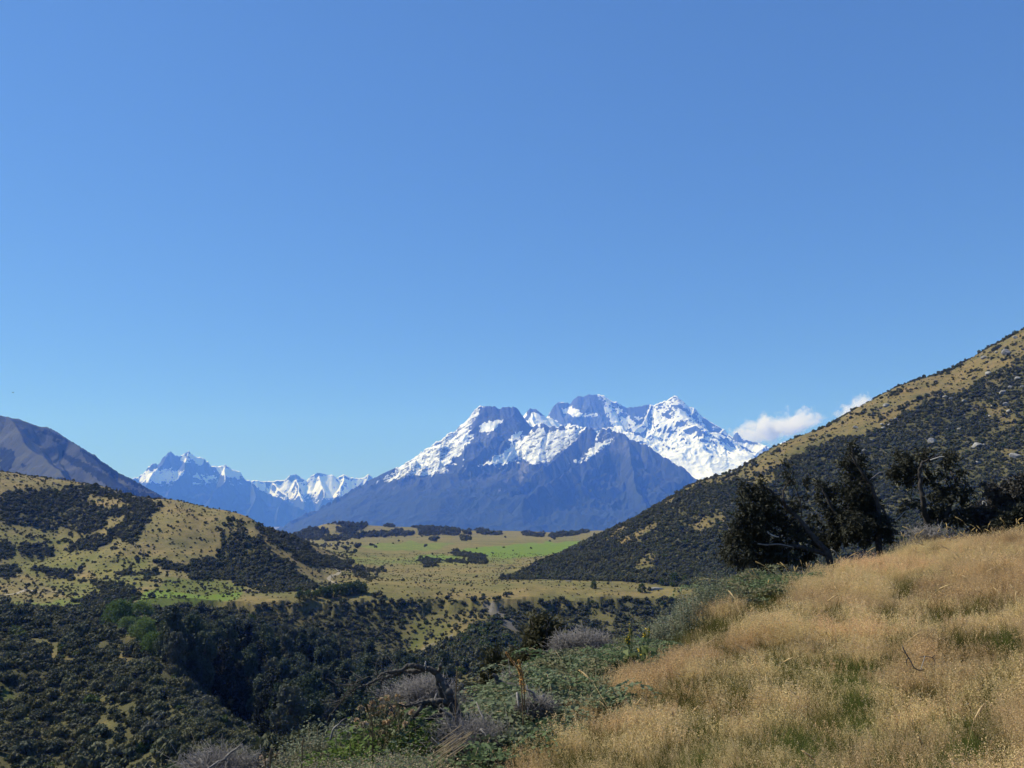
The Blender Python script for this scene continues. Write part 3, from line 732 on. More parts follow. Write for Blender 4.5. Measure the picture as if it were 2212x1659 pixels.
# far ranges to the left
def drop_l(d): return .64 * d + 300 * (1 - np.exp(-d / 190))
l1 = [[(200,1065,20000),(287,1030,20000),(308,1021,20000),(325,1001,20000),(333,998,20000),(345,1001,20000),(349,989,20000),(362,976,20000),(369,973,20000),(376,979,20000),(384,984,20000),(392,983,20000),(398,978,20000),(405,973,20000),(414,981,20000),(427,984,20000),(441,989,20000),(458,1005,20000),(468,1008,20000),(477,1002,20000),(485,999,20000),(496,1008,20000),(519,1014,20000),(533,1031,20000),(547,1038,20000),(560,1054,20000),(595,1070,19900),(632,1088,19700),(670,1110,19500),(760,1150,19200)],
      [(405,974,20000),(395,1010,19500),(370,1050,18800),(350,1090,18000)],[(485,999,20000),(478,1035,19400),(460,1070,18700)],[(547,1038,20000),(550,1070,19300),(540,1100,18600)],[(365,975,20000),(340,1010,19500),(310,1045,18900)],[(610,1078,19800),(600,1110,19000)]]
M_L1 = mountain_material("range", 520, 800, .55, 380)
l1_snow = [(z1((860,500),(950,440),(1060,430),(1170,460),(1120,500),(940,530)), .6), (z1((1190,345),(1250,345),(1290,370),(1280,420),(1200,380)), .8), (z1((1360,430),(1430,420),(1530,450),(1500,500),(1400,470)), .9),
           (z1((930,450),(970,390),(1060,320),(1180,320),(1190,400),(1340,420),(1360,480),(1200,450),(1050,430)), -.6), (z1((1150,330),(1200,380),(1180,410),(1140,380)), .7)]
mountain("mountain_range_left", l1, 120, 800, 17200, 21500, 560, 300, drop_l, -275, M_L1, 220, 150, 900, {"snow": maskfn(l1_snow, 4), "slip": zero}, jag=26)
l2 = [[(500,1045,22500),(547,1037,22500),(581,1038,22500),(615,1035,22500),(625,1025,22500),(636,1023,22500),(646,1027,22500),(660,1036,22500),(673,1027,22500),(681,1022,22500),(690,1020,22500),(704,1024,22500),(718,1024,22500),(728,1031,22500),(742,1025,22500),(756,1029,22500),(771,1030,22500),(785,1032,22500),(798,1024,22500),(808,1030,22500),(819,1030,22500),(860,1045,22500)],
      [(636,1024,22500),(645,1060,21800),(660,1090,21200)],[(690,1021,22500),(700,1060,21800),(690,1090,21200)],[(742,1026,22500),(735,1060,21800)],[(590,1038,22500),(620,1070,21700)],[(798,1025,22500),(780,1065,21800)]]
M_L2 = mountain_material("icy_range", 250, 480, .45, 100)
l2_snow = [(z1((1950,560),(2050,470),(2120,490),(2150,540),(2000,580)), .9), (z1((1800,505),(1850,465),(1900,480),(1870,500)), -.7), (z1((1950,490),(2020,455),(2110,470),(2020,480)), -.6), (z1((1640,520),(1800,510),(1780,530),(1680,540)), -.4)]
mountain("mountain_range_icy", l2, 440, 920, 20800, 23600, 420, 220, drop_l, -275, M_L2, 260, 120, 700, {"snow": maskfn(l2_snow, 3), "slip": zero}, jag=13)

# brown hill behind the left hillside, 5.5 km away
def drop_b(d): return .74 * d + 30 * (1 - np.exp(-d / 80))
back = [[(-260,880,5600),(-120,886,5600),(-40,893,5600),(0,895,5600),(28,899,5600),(44,903,5600),(72,915,5600),(100,923,5600),(126,934,5560),(145,946,5540),(167,960,5500),(190,975,5460),(219,994,5420),(240,1008,5380),(260,1021,5350),(284,1031,5300),(305,1043,5270),(325,1055,5240),(350,1069,5200),(376,1084,5150),(420,1110,5050),(520,1160,4900)],
        [(.9,)[0], [(20,898,5600),(60,960,5250),(120,1010,4900),(170,1060,4500)]], [(.9,)[0], [(-120,886,5600),(-100,960,5200),(-60,1030,4800)]],
        [(.9,)[0], [(150,950,5530),(210,1000,5250),(260,1050,4950)]]]
def back_material():
    m, nt, out = nmat("tussock_hill")
    tc = N(nt, "ShaderNodeTexCoord"); co = tc.outputs["Object"]
    nA = noise(nt, .006, 6, .6, co); nB = noise(nt, .05, 5, .65, co)
    c = mixc(nt, nA, (.10, .102, .070), (.066, .069, .050))
    bsh = math_(nt, 'ADD', aread(nt, "snow").outputs["Fac"], math_(nt, 'MULTIPLY', math_(nt, 'SUBTRACT', nB, .5), 1.0))
    c = mixc(nt, ramp(nt, bsh, [(.4, (0, 0, 0)), (.55, (1, 1, 1))]), c, (.016, .022, .015))
    d = N(nt, "ShaderNodeBsdfPrincipled"); d.inputs["Roughness"].default_value = 1; d.inputs["Specular IOR Level"].default_value = .05
    nt.links.new(c, d.inputs["Base Color"])
    b = N(nt, "ShaderNodeBump"); b.inputs["Strength"].default_value = .8; b.inputs["Distance"].default_value = 8
    nt.links.new(nB, b.inputs["Height"]); nt.links.new(b.outputs[0], d.inputs["Normal"])
    nt.links.new(d.outputs[0], out.inputs[0]); return m
back_bush = [(z1((0,300),(90,320),(100,370),(50,460),(0,470)), .8), (z1((370,320),(520,390),(700,480),(800,560),(1000,600),(1100,650),(900,620),(700,560),(560,460),(440,400)), .55), (z1((490,290),(640,380),(830,490),(1100,640),(800,520),(560,400)), .5), (z1((120,400),(170,410),(150,430)), .6), (z1((320,250),(390,260),(360,280)), .5), (z1((340,490),(420,490),(430,520),(360,520)), .6), (z1((180,200),(330,190),(480,280),(420,270),(280,220)), .25)]
mountain("hill_back", back, -420, 640, 3700, 6400, 620, 260, drop_b, -275, back_material(), 300, 34, 300, {"snow": lambda *a: maskfn([(p, (k + .2) * 1.4) for p, k in back_bush], 4)(*a)}, jag=2)

# the wide floor everything stands on, out to the horizon
g = 60
xs = np.linspace(-26000, 26000, g); ys = np.linspace(-1500, 24500, g)
X, Y = np.meshgrid(xs, ys, indexing='ij')
Zf = np.full(X.shape, -262.0) + 2 * fbm(X / 3000, Y / 3000, 2, 8)
i = np.arange(g * g).reshape(g, g)
me = make_mesh("far_ground", np.stack([X, Y, Zf], -1).reshape(-1, 3), quads=np.stack([i[:-1, :-1], i[1:, :-1], i[1:, 1:], i[:-1, 1:]], -1).reshape(-1, 4), mats=[M_PLAIN], smooth=True)
tag(link("far_ground", me), kind='structure')

# ------------------------------------------------------------------ scrub on the hills and in the gully
def shrub_mesh(name, mat, seed, n, leaf, clumps=16, flat=.8, core=True, tall=1.0):
    """a rounded bush about 2 m wide and high: clumps of small leaves round a dark heart"""
    rng = np.random.default_rng(seed); mb = MB()
    c = rng.normal(size=(clumps, 3)); c /= np.linalg.norm(c, axis=1, keepdims=True)
    c[:, 2] = np.abs(c[:, 2]) * 1.1 - .15
    c *= rng.uniform(.5, .82, (clumps, 1)) * np.array([1, 1, flat * tall])
    c[:, 2] += .72 * flat * tall
    rad = rng.uniform(.28, .5, clumps)
    which = rng.integers(0, clumps, n)
    d = rng.normal(size=(n, 3)); d /= np.linalg.norm(d, axis=1, keepdims=True)
    P = c[which] + d * (rad[which] * rng.uniform(.55, 1.0, n) ** .5)[:, None]
    P[:, 2] = np.maximum(P[:, 2], .03)
    mb.leaves(P, rng.uniform(.7, 1.3, n) * leaf, 1.3, rng)
    if core:
        import itertools
        for k in range(clumps):
            # a low lump inside each clump so that the bush is not see-through
            V = np.array([(1,0,0),(-1,0,0),(0,1,0),(0,-1,0),(0,0,1),(0,0,-1)], float) * rad[k] * .8 + c[k]
            V[:, 2] = np.maximum(V[:, 2], -.1)
            mb.add(V, [(0,2,4),(2,1,4),(1,3,4),(3,0,4),(2,0,5),(1,2,5),(3,1,5),(0,3,5)])
    return mb.mesh(name, [mat])
M_SCRUB = foliage("scrub_leaf", [(.060,.068,.034), (.076,.082,.042), (.112,.108,.048), (.064,.082,.050), (.12,.116,.066), (.052,.062,.038)], .2)
M_SCRUB_G = foliage("scrub_green_leaf", [(.05,.075,.02), (.06,.09,.026), (.075,.095,.03)], .25)
M_SCRUB_S = foliage("scrub_grey_leaf", [(.085,.095,.065), (.10,.105,.08), (.075,.085,.06)], .2)
far_kinds = [shrub_mesh("far_shrub", M_SCRUB, 100 + k, 170, .30, 12, .7 + .1 * k) for k in range(5)] + [shrub_mesh("far_shrub_green", M_SCRUB_G, 120, 170, .30, 12, .7), shrub_mesh("far_shrub_grey", M_SCRUB_S, 121, 150, .28, 12, .6)]
near_kinds = [shrub_mesh("shrub", M_SCRUB, 200 + k, 900, .16, 22, (.62, .75, .85, .95, 1.1)[k]) for k in range(5)] + [shrub_mesh("green_shrub", M_SCRUB_G, 220, 900, .16, 22, .75), shrub_mesh("grey_shrub", M_SCRUB_S, 221, 800, .15, 20, .6)]

def candidates(r0, r1, per, seed):
    rng = np.random.default_rng(seed)
    a0, a1 = float(az_of(-130)), float(az_of(2340))
    n = int(.5 * (a1 - a0) * (r1 ** 2 - r0 ** 2) / per)
    r = np.sqrt(rng.uniform(r0 ** 2, r1 ** 2, n)); az = rng.uniform(a0, a1, n)
    return np.sin(az) * r, np.cos(az) * r, r, az, rng
SX, SY, SZ, SS, SK = [], [], [], [], []
for (r0, r1, per, wide, seed) in ((100, 300, 4.2, 2.3, 1), (300, 480, 4.6, 2.6, 2), (480, 1000, 3.1, 2.15, 3), (1000, 2350, 26, 5.2, 4)):
    x, y, r, az, rng = candidates(r0, r1, per, seed)
    z = height(x, y); px, py = project(np.stack([x, y, z], -1))
    d = density(px, py, r, az, x, y)
    keep = (rng.uniform(size=len(x)) < d)
    s = wide * np.exp(np.clip(rng.normal(0, .42, len(x)), -1, .62)) * np.where((r > 435) & (r < 482), .72, 1) * np.where((d < .2) & (r < 480), .5, 1) * np.where(d < .12, .62, np.where(d < .4, .8, 1.0))
    keep &= ~hidden(x, y, z + s * 1.0)
    u = rng.uniform(size=len(x))
    k = np.where(u < .90, rng.integers(0, 5, len(x)), np.where(u < .95, 5, 6))
    # greener bushes in the damp gully bottom
    damp = inpoly(px, py, z7((200,330),(500,300),(820,520),(760,640),(300,560)))
    k = np.where(damp & (rng.uniform(size=len(x)) < .5), 5, k)
    grey = inpoly(px, py, z4((1140,770),(1230,760),(1330,830),(1760,1120),(1600,1060),(1300,920)))
    k = np.where(grey & (rng.uniform(size=len(x)) < .6), 6, k)
    SX.append(x[keep]); SY.append(y[keep]); SZ.append(z[keep]); SS.append(s[keep]); SK.append(k[keep])
SX, SY, SZ, SS, SK = map(np.concatenate, (SX, SY, SZ, SS, SK))

def scatter(name, protos, X, Y, Zc, S, K, zs=1.0, kind='stuff', tilt=0.12, tint=None, seed=5):
    """one object: a cloud of points, each showing one of the prototype meshes"""
    rng = np.random.default_rng(seed)
    coll = bpy.data.collections.new(name + "_kinds")
    for i, me in enumerate(protos):
        o = bpy.data.objects.new("%s_kind_%02d" % (name, i), me); coll.objects.link(o)
    n = len(X)
    me = bpy.data.meshes.new(name); me.vertices.add(n)
    me.vertices.foreach_set("co", np.stack([X, Y, Zc], -1).astype(np.float32).ravel())
    def put(nm, typ, v, key="value"):
        a = me.attributes.new(nm, typ, 'POINT'); a.data.foreach_set(key, np.ascontiguousarray(v).ravel())
    put("kind", 'INT', np.asarray(K, np.int32))
    S = np.asarray(S, np.float32)
    put("size", 'FLOAT_VECTOR', np.stack([S * rng.uniform(.85, 1.15, n), S * rng.uniform(.85, 1.15, n), S * zs * rng.uniform(.8, 1.25, n)], -1).astype(np.float32), "vector")
    put("turn", 'FLOAT_VECTOR', np.stack([rng.normal(0, tilt, n), rng.normal(0, tilt, n), rng.uniform(0, 6.283, n)], -1).astype(np.float32), "vector")
    if tint is not None: put("tint", 'FLOAT_VECTOR', np.asarray(tint, np.float32), "vector")
    ng = bpy.data.node_groups.new(name + "_scatter", 'GeometryNodeTree')
    ng.interface.new_socket("Geometry", in_out='INPUT', socket_type='NodeSocketGeometry')
    ng.interface.new_socket("Geometry", in_out='OUTPUT', socket_type='NodeSocketGeometry')
    gi = ng.nodes.new("NodeGroupInput"); go = ng.nodes.new("NodeGroupOutput")
    m2p = ng.nodes.new("GeometryNodeMeshToPoints"); iop = ng.nodes.new("GeometryNodeInstanceOnPoints")
    ci = ng.nodes.new("GeometryNodeCollectionInfo"); ci.inputs["Collection"].default_value = coll
    ci.inputs["Separate Children"].default_value = True; ci.inputs["Reset Children"].default_value = True
    iop.inputs["Pick Instance"].default_value = True
    def na(nm, typ):
        a = ng.nodes.new("GeometryNodeInputNamedAttribute"); a.data_type = typ; a.inputs[0].default_value = nm; return a.outputs["Attribute"]
    L = ng.links.new
    L(gi.outputs[0], m2p.inputs[0]); L(m2p.outputs[0], iop.inputs["Points"]); L(ci.outputs[0], iop.inputs["Instance"])
    L(na("kind", 'INT'), iop.inputs["Instance Index"]); L(na("size", 'FLOAT_VECTOR'), iop.inputs["Scale"])
    e2r = ng.nodes.new("FunctionNodeEulerToRotation"); L(na("turn", 'FLOAT_VECTOR'), e2r.inputs[0]); L(e2r.outputs[0], iop.inputs["Rotation"])
    L(iop.outputs[0], go.inputs[0])
    o = link(name, me)
    md = o.modifiers.new("scatter", 'NODES'); md.node_group = ng
    return tag(o, kind=kind)

# tussock in the open grass
x, y, r, az, rng = candidates(300, 1000, 14, 9)
z = height(x, y); px, py = project(np.stack([x, y, z], -1)); dd = density(px, py, r, az, x, y)
kp = (rng.uniform(size=len(x)) < np.where(dd < .3, .55, .35) * ss(fbm(x / 20, y / 20, 3, 180), -.35, .3)) & ~hidden(x, y, z + .8); x, y, z, r = x[kp], y[kp], z[kp], r[kp]
M_TUSS = foliage("tussock_blade", [(.15,.12,.045), (.11,.105,.04), (.17,.13,.055), (.09,.09,.035)], .2)
tk = [shrub_mesh("tussock_clump", M_TUSS, 130 + k, 60, .34, 6, .45, core=False) for k in range(3)]
tag(scatter("tussock", tk, x, y, z - .05, rng.uniform(.35, .8, len(x)), rng.integers(0, 3, len(x)), seed=35), "low tan and olive tussock dotted over the open hill grass", "tussock", kind='stuff')

# low undershrubs that knit the scrub together
UX, UY, UZ, US = [], [], [], []
for (r0, r1, per, seed) in ((100, 300, 3.2, 11), (300, 480, 4.0, 12), (480, 1000, 5.5, 13)):
    x, y, r, az, rng = candidates(r0, r1, per, seed); z = height(x, y); px, py = project(np.stack([x, y, z], -1))
    dd = density(px, py, r, az, x, y); kp = (rng.uniform(size=len(x)) < np.where(dd > .3, .6, dd * .3)) & ~hidden(x, y, z + 1.0)
    UX.append(x[kp]); UY.append(y[kp]); UZ.append(z[kp]); US.append(rng.uniform(.7, 1.9, kp.sum()))
UX, UY, UZ, US = map(np.concatenate, (UX, UY, UZ, US))
M_UNDER = foliage("undershrub_leaf", [(.070,.082,.044), (.055,.072,.040), (.092,.096,.052), (.062,.084,.056), (.10,.092,.050)], .2)
uk = [shrub_mesh("undershrub", M_UNDER, 140 + k, 70, .36, 7, .5, core=False) for k in range(3)]
tag(scatter("low_scrub", uk, UX, UY, UZ - .05, US / 2, RNG.integers(0, 3, len(UX)), seed=36), "low olive brown undergrowth between the taller shrubs of the hillsides", "low scrub", kind='stuff')

# the 300 shrubs that show largest are things of their own; the rest is one mass
spx, spy = project(np.stack([SX, SY, SZ], -1)); sr = np.hypot(SX, SY)
fgtop = np.interp(spx, [-200, 380, 600, 800, 1000, 1150, 1300, 1500], [1640, 1640, 1590, 1480, 1400, 1330, 1330, 1250])
inview = (spx > 0) & (spx < 2212) & (spy < np.minimum(fgtop, 1655)) & (SK < 7)
big = SS / sr * np.where(inview, 1, 0)
order = np.argsort(-big)[:300]
rest = np.ones(len(SX), bool); rest[order] = False
tag(scatter("scrub", far_kinds, SX[rest], SY[rest], SZ[rest] - .1 * SS[rest], SS[rest] / 2, SK[rest], seed=31),
    "dense dark green scrub covering the hillsides and gully banks", "scrub")
KN = ["low rounded dark olive shrub", "rounded dark green shrub", "domed dark green shrub", "tall rounded dark shrub", "upright dark green shrub", "brighter green leafy shrub", "pale grey green shrub"]
def where_is(px, py, r):
    if r < 300 and px < np.interp(py, [1380, 1440, 1625], [330, 345, 620]):
        if py > 1560: return "low on the lower left spur", "shrubs low on the lower left spur"
        if px < 170: return "on the grassy spur's upper left end", "shrubs on the upper end of the spur"
        return "along the spur crest above the dark trees", "shrubs along the spur crest"
    if py < 1420: return "on the bank below the terrace edge", "shrubs on the terrace bank"
    return "beside the dark trees in the gully", "shrubs beside the gully trees"
for i in order:
    o = link(["shrub", "shrub", "shrub", "shrub", "shrub", "green_shrub", "grey_shrub"][SK[i]], near_kinds[SK[i]], loc=(SX[i], SY[i], SZ[i] - .08 * SS[i]))
    s = SS[i] / 2; o.scale = (s * RNG.uniform(.88, 1.12), s * RNG.uniform(.88, 1.12), s * RNG.uniform(.85, 1.15))
    o.rotation_euler = (0, 0, RNG.uniform(0, 6.28))
    w, g_ = where_is(spx[i], spy[i], sr[i])
    tag(o, KN[SK[i]] + " " + w, "shrub", g_ + " - " + KN[SK[i]])

# ------------------------------------------------------------------ trees and rocks of the valley
def copy_tree(o, loc, scale=(1, 1, 1), rz=0.0):
    c = o.copy(); COL.objects.link(c); c.location = loc; c.scale = scale; c.rotation_euler = (0, 0, rz)
    for ch in o.children:
        d = ch.copy(); COL.objects.link(d); d.parent = c
    return c
M_BARK = plain("bark", (.06, .05, .042), (.13, .115, .10), 9, .95, .5)
M_FOREST = foliage("forest_leaf", [(.050,.072,.040), (.062,.085,.048), (.082,.10,.062), (.046,.066,.042), (.09,.10,.07)], .22)
M_PINE = foliage("pine_leaf", [(.014,.022,.013), (.020,.028,.016)], .12)
M_WILLOW = foliage("willow_leaf", [(.075,.125,.03), (.095,.15,.036), (.12,.175,.05)], .35)
M_HEDGE = foliage("hedge_leaf", [(.045,.075,.022), (.055,.09,.028), (.07,.10,.03)], .3)
def tree_proto(seed, h, w, leaf_m, n, leaf, shape, clumps=26):
    rng = np.random.default_rng(seed)
    root = bpy.data.objects.new("tree", None)
    t = MB(); top = np.array([rng.normal(0, .03) * h, rng.normal(0, .03) * h, h * .86])
    bend = np.array([rng.normal(0, .05) * h, rng.normal(0, .05) * h, h * .45])
    pts = np.array([[0, 0, -.3], bend * .4, bend, bend * .4 + top * .6, top])
    t.tube(pts, [h * .022, h * .018, h * .013, h * .009, h * .003], 6)
    c = MB(); cen = []
    for k in range(clumps):
        f = (k + .5) / clumps
        zz = h * (shape[0] + (1 - shape[0]) * f ** .9)
        if shape[1] == 'dome': rr = w * .5 * math.sqrt(max(.03, 1 - (2 * f - .85) ** 2 / 1.4))
        elif shape[1] == 'cone': rr = w * .5 * (1 - .88 * f)
        else: rr = w * .5 * (math.sin(math.pi * (.12 + .8 * f)) ** .7)
        a = k * 2.4 + rng.normal(0, .4); q = rr * rng.uniform(.35, .95)
        p = np.array([math.cos(a) * q, math.sin(a) * q, zz]) + (bend * (1 - f) + top * f) * np.array([1, 1, 0])
        cen.append(p)
        ax = pts[2] if zz < h * .5 else pts[3]
        s0 = np.array([ax[0], ax[1], max(h * .15, zz - q * .8)])
        t.tube([s0, (s0 + p) / 2 + [0, 0, .05 * h], p], [h * .007, h * .004, h * .0015], 4)
    cen = np.array(cen); rad = w * rng.uniform(.13, .24, clumps)
    wh = rng.integers(0, clumps, n); d = rng.normal(size=(n, 3)); d /= np.linalg.norm(d, axis=1, keepdims=True)
    P = cen[wh] + d * (rad[wh] * rng.uniform(.3, 1, n) ** .6)[:, None] * np.array([1, 1, 1.15 if shape[1] != 'dome' else .8])
    P[:, 2] = np.maximum(P[:, 2], .1)
    c.leaves(P, rng.uniform(.7, 1.35, n) * leaf, 1.5, rng, up=-.3)
    tm = t.mesh("trunk", [M_BARK]); cm = c.mesh("crown", [leaf_m])
    a = bpy.data.objects.new("trunk", tm); a.parent = root
    b = bpy.data.objects.new("crown", cm); b.parent = root
    return root
forest_p = [tree_proto(300 + k, 12, (5.2, 6.0, 4.2, 5.5)[k], M_FOREST, 3400, .36, (.12, 'oval')) for k in range(4)]
pine_p = [tree_proto(320 + k, 12, (5.5, 4.6)[k], M_PINE, 2600, .34, (.08, ('oval', 'cone')[k])) for k in range(2)]
willow_p = [tree_proto(330 + k, 8, 9.5, M_WILLOW, 4600, .30, (.06, 'dome'), 46) for k in range(2)]
hedge_p = [tree_proto(340 + k, 5, 6.0, M_HEDGE, 1500, .34, (.05, 'dome'), 24) for k in range(2)]
def plant(name, proto, px, py, hpx, label, group, wide=1.0, cat="tree", r=None, base_h=12.0):
    """foot of the tree on the ground seen at (px,py); hpx its height in the picture"""
    az, t = ray(px, py)
    rs = np.exp(np.linspace(math.log(160), math.log(1200), 500)); xs_, ys_ = np.sin(az) * rs, np.cos(az) * rs
    tt = np.maximum.accumulate(height(xs_, ys_) / rs)
    i = int(np.argmax(tt >= t)) if (tt >= t).any() else -1
    r = rs[i] if r is None else r
    h = hpx / FPX * r; s = h / base_h
    x, y = math.sin(az) * r, math.cos(az) * r
    o = copy_tree(proto, (x, y, gz(x, y) - .1), (s * wide, s * wide, s), RNG.uniform(0, 6.28))
    o.name = name
    return tag(o, label, cat, group)
# willows
for k, (px, py, hp, w, lb) in enumerate([(256, 1352, 46, 1.15, "bright green rounded willow standing alone above the gully head"),
        (306, 1338, 32, 1.2, "small green willow on the terrace edge right of the round willow"),
        (275, 1364, 26, 1.2, "low yellow green willow at the gully head below the round willow"),
        (308, 1388, 42, 1.1, "broad pale green willow in the upper gully"),
        (330, 1416, 40, 1.1, "lightest yellow green willow just above the dark gully trees"),
        (352, 1398, 26, 1.0, "small pale green willow right of the lightest willow")]):
    plant("willow_tree", willow_p[k % 2], px, py, hp, lb, "willows at the gully head", w, base_h=8.0)
for k, px in enumerate([648, 664, 680, 694, 706, 718, 731, 744, 757, 770, 783]):
    o = plant("willow_tree", hedge_p[k % 2], px, 1296 - .11 * (px - 648) + (2 if k % 3 else -1), 16 + 5 * (k > 3) + 3 * (k % 2), "green bushy willow in the row at the foot of the left hill", "row of willows on the valley floor", 1.0, base_h=5.0)
for px, py, hp, lb in [(1284, 1272, 16, "yellow green bushy tree at the foot of the right hill"), (1387, 1280, 18, "green upright tree on the terrace at the right hill's foot"), (1457, 1262, 22, "tall dark green tree low on the right hill"), (1478, 1262, 16, "green tree right of the tall tree low on the right hill"), (1430, 1266, 14, "small green tree left of the tall tree on the right hill")]:
    plant("tree", hedge_p[px % 2], px, py, hp, lb, None, .75, base_h=5.0)
# forest of the gully
frng = np.random.default_rng(77)
GP = [(338, 1425), (400, 1405), (480, 1398), (600, 1410), (720, 1450), (840, 1490), (960, 1520), (980, 1600), (880, 1700), (700, 1720), (625, 1690), (560, 1610), (470, 1530), (380, 1470)]
pts = []
x, y, r, az, rng = candidates(195, 350, 3.0, 61)
z = height(x, y); px, py = project(np.stack([x, y, z], -1))
ok = inpoly(px, py, GP) & ~inpoly(px, py, [(0, 1345), (150, 1340), (330, 1432), (475, 1532), (620, 1640), (620, 1760), (0, 1760)])
for i in np.nonzero(ok)[0]:
    if all((x[i] - q[0]) ** 2 + (y[i] - q[1]) ** 2 > 5.0 ** 2 for q in pts): pts.append((x[i], y[i], z[i], px[i], py[i], r[i]))
pts = pts[:210]
for (x_, y_, z_, a, b, r_) in pts:
    darkgrp = inpoly(np.array([a]), np.array([b]), [(380, 1420), (560, 1440), (620, 1690), (480, 1560)])[0]
    if darkgrp and frng.uniform() < .6:
        p = pine_p[frng.integers(0, 2)]; lb = "very dark conifer in the gully beside the grassy spur"; g_ = "dark conifers in the gully"; nm = "conifer_tree"
    else:
        p = forest_p[frng.integers(0, 4)]; nm = "tree"
        lb, g_ = (("tall grey green tree deep in the gully", "tall trees deep in the gully") if b > 1500 else ("dark green tree on the upper side of the gully wood", "trees on the upper side of the gully"))
    s = frng.uniform(.85, 1.4) * (1.0 if b > 1450 else .72)
    o = copy_tree(p, (x_, y_, z_ - .1), (s * frng.uniform(.85, 1.1), s * frng.uniform(.85, 1.1), s), frng.uniform(0, 6.28))
    o.name = nm; tag(o, lb, "tree", g_)
# rocks
M_ROCK = plain("boulder", (.17, .165, .155), (.34, .33, .31), 1.3, .95, .6)
def rock_mesh(seed):
    rng = np.random.default_rng(seed)
    import bmesh
    bm = bmesh.new(); bmesh.ops.create_icosphere(bm, subdivisions=3, radius=1.0)
    dirs = rng.normal(size=(9, 3)); dirs /= np.linalg.norm(dirs, axis=1, keepdims=True); off = rng.uniform(.55, .85, 9)
    for v in bm.verts:
        p = np.array(v.co)
        for d, o_ in zip(dirs, off):
            e = p @ d - o_
            if e > 0: p = p - d * e
        p += .05 * np.array([perlin(np.array([p[k] * 4 + 9]), np.array([p[(k + 1) % 3] * 4]), seed)[0] for k in range(3)])
        v.co = p * np.array([1.2, .9, .7])
    me = bpy.data.meshes.new("boulder"); bm.to_mesh(me); bm.free(); me.materials.append(M_ROCK)
    return me
rocks = [rock_mesh(400 + k) for k in range(5)]
z5r = [(1330,805,16),(1395,822,14),(1545,852,18),(1815,555,26),(1970,765,26),(2050,695,16),(2000,888,20),(2030,965,20),(2135,605,20),(1250,985,18),(1200,1070,12),(680,900,22),(630,1112,16),(642,1157,18),(705,1108,12),(1190,1305,34),(1680,1352,32),(2110,1465,32),(1695,1535,20),(520,1292,18),(440,1402,16),(1130,1240,12),(345,1142,18),(150,1282,12),(1350,1162,14),(2010,320,34),(1760,1330,12),(2190,690,14),(1020,1000,10),(1850,905,12),(1610,1075,12),(1480,1165,16),(1820,1015,12),(2080,1300,12),(1540,1000,10),(780,1050,14),(2110,150,18),(1760,370,18),(1900,310,12),(930,985,10)]
def on_hill(px, py):
    az, t = ray(px, py)
    rs = np.linspace(505, 1000, 900); tt = np.maximum.accumulate(height(np.sin(az) * rs, np.cos(az) * rs) / rs)
    i = int(np.argmax(tt >= t)) if (tt >= t).any() else None
    if i is None: return None
    return math.sin(az) * rs[i], math.cos(az) * rs[i], rs[i]
for k, (a, b, s) in enumerate(z5r):
    q = on_hill(1782 + a * .1953, 702 + b * .1953)
    if q is None: continue
    w = s * .1953 * 1.5 / FPX * q[2]
    o = link("boulder", rocks[k % 5], loc=(q[0], q[1], gz(q[0], q[1]) + w * .25))
    o.scale = (w, w, w); o.rotation_euler = (RNG.normal(0, .2), RNG.normal(0, .2), RNG.uniform(0, 6.28))
    up = "high on the right hill" if b < 700 else ("in the scrub halfway up the right hill" if b < 1150 else "low in the scrub of the right hill behind the trees")
    sz = "large flat" if s > 24 else ("middling" if s > 15 else "small")
    tag(o, "%s grey boulder %s" % (sz, up), "boulder", "%s boulders %s" % (sz, up))
for px, py, s, lb in [(1416, 1274, 5.0, "long pale boulder on the terrace at the foot of the right hill"), (1228, 1256, 2.0, "pale boulder at the left foot of the right hill")]:
    q = on_hill(px, py)
    if q:
        o = link("boulder", rocks[1], loc=(q[0], q[1], gz(q[0], q[1]) + .2)); o.scale = (s * .95, s * .4, s * .3); tag(o, lb, "boulder")
# farm tracks: thin strips lying on the ground
M_TRACK = plain("track_dust", (.26, .22, .15), (.34, .30, .22), .6, 1.0)
def track(name, line, width):
    P = []
    for (a, b), (c, d) in zip(line[:-1], line[1:]):
        n = max(2, int(math.hypot(c - a, d - b) / 2))
        P += [(a + (c - a) * i / n, b + (d - b) * i / n) for i in range(n)]
    W = []
    for (a, b) in P:
        az, t = ray(a, b); rs = np.linspace(380, 1500, 1500); tt = np.maximum.accumulate(height(np.sin(az) * rs, np.cos(az) * rs) / rs)
        if (tt >= t).any():
            r = rs[int(np.argmax(tt >= t))]; W.append((math.sin(az) * r, math.cos(az) * r))
    W = np.array(W)
    for _ in range(4): W[1:-1] = (W[:-2] + 2 * W[1:-1] + W[2:]) / 4
    d = np.gradient(W, axis=0); nrm = np.stack([-d[:, 1], d[:, 0]], -1); nrm /= np.linalg.norm(nrm, axis=1, keepdims=True) + 1e-9
    A, B = W + nrm * width / 2, W - nrm * width / 2
    V = np.vstack([np.c_[A, height(A[:, 0], A[:, 1]) + .12], np.c_[B, height(B[:, 0], B[:, 1]) + .12]]); n = len(W)
    tag(link(name, make_mesh(name, V, quads=[(i, i + 1, n + i + 1, n + i) for i in range(n - 1)], mats=[M_TRACK])), kind='structure')
track("path", [(0, 1287), (35, 1283), (58, 1274), (90, 1281), (150, 1277)], 2.2)
track("path", [(724, 1228), (735, 1235), (730, 1241), (715, 1245), (708, 1252), (728, 1262), (722, 1268)], 2.4)

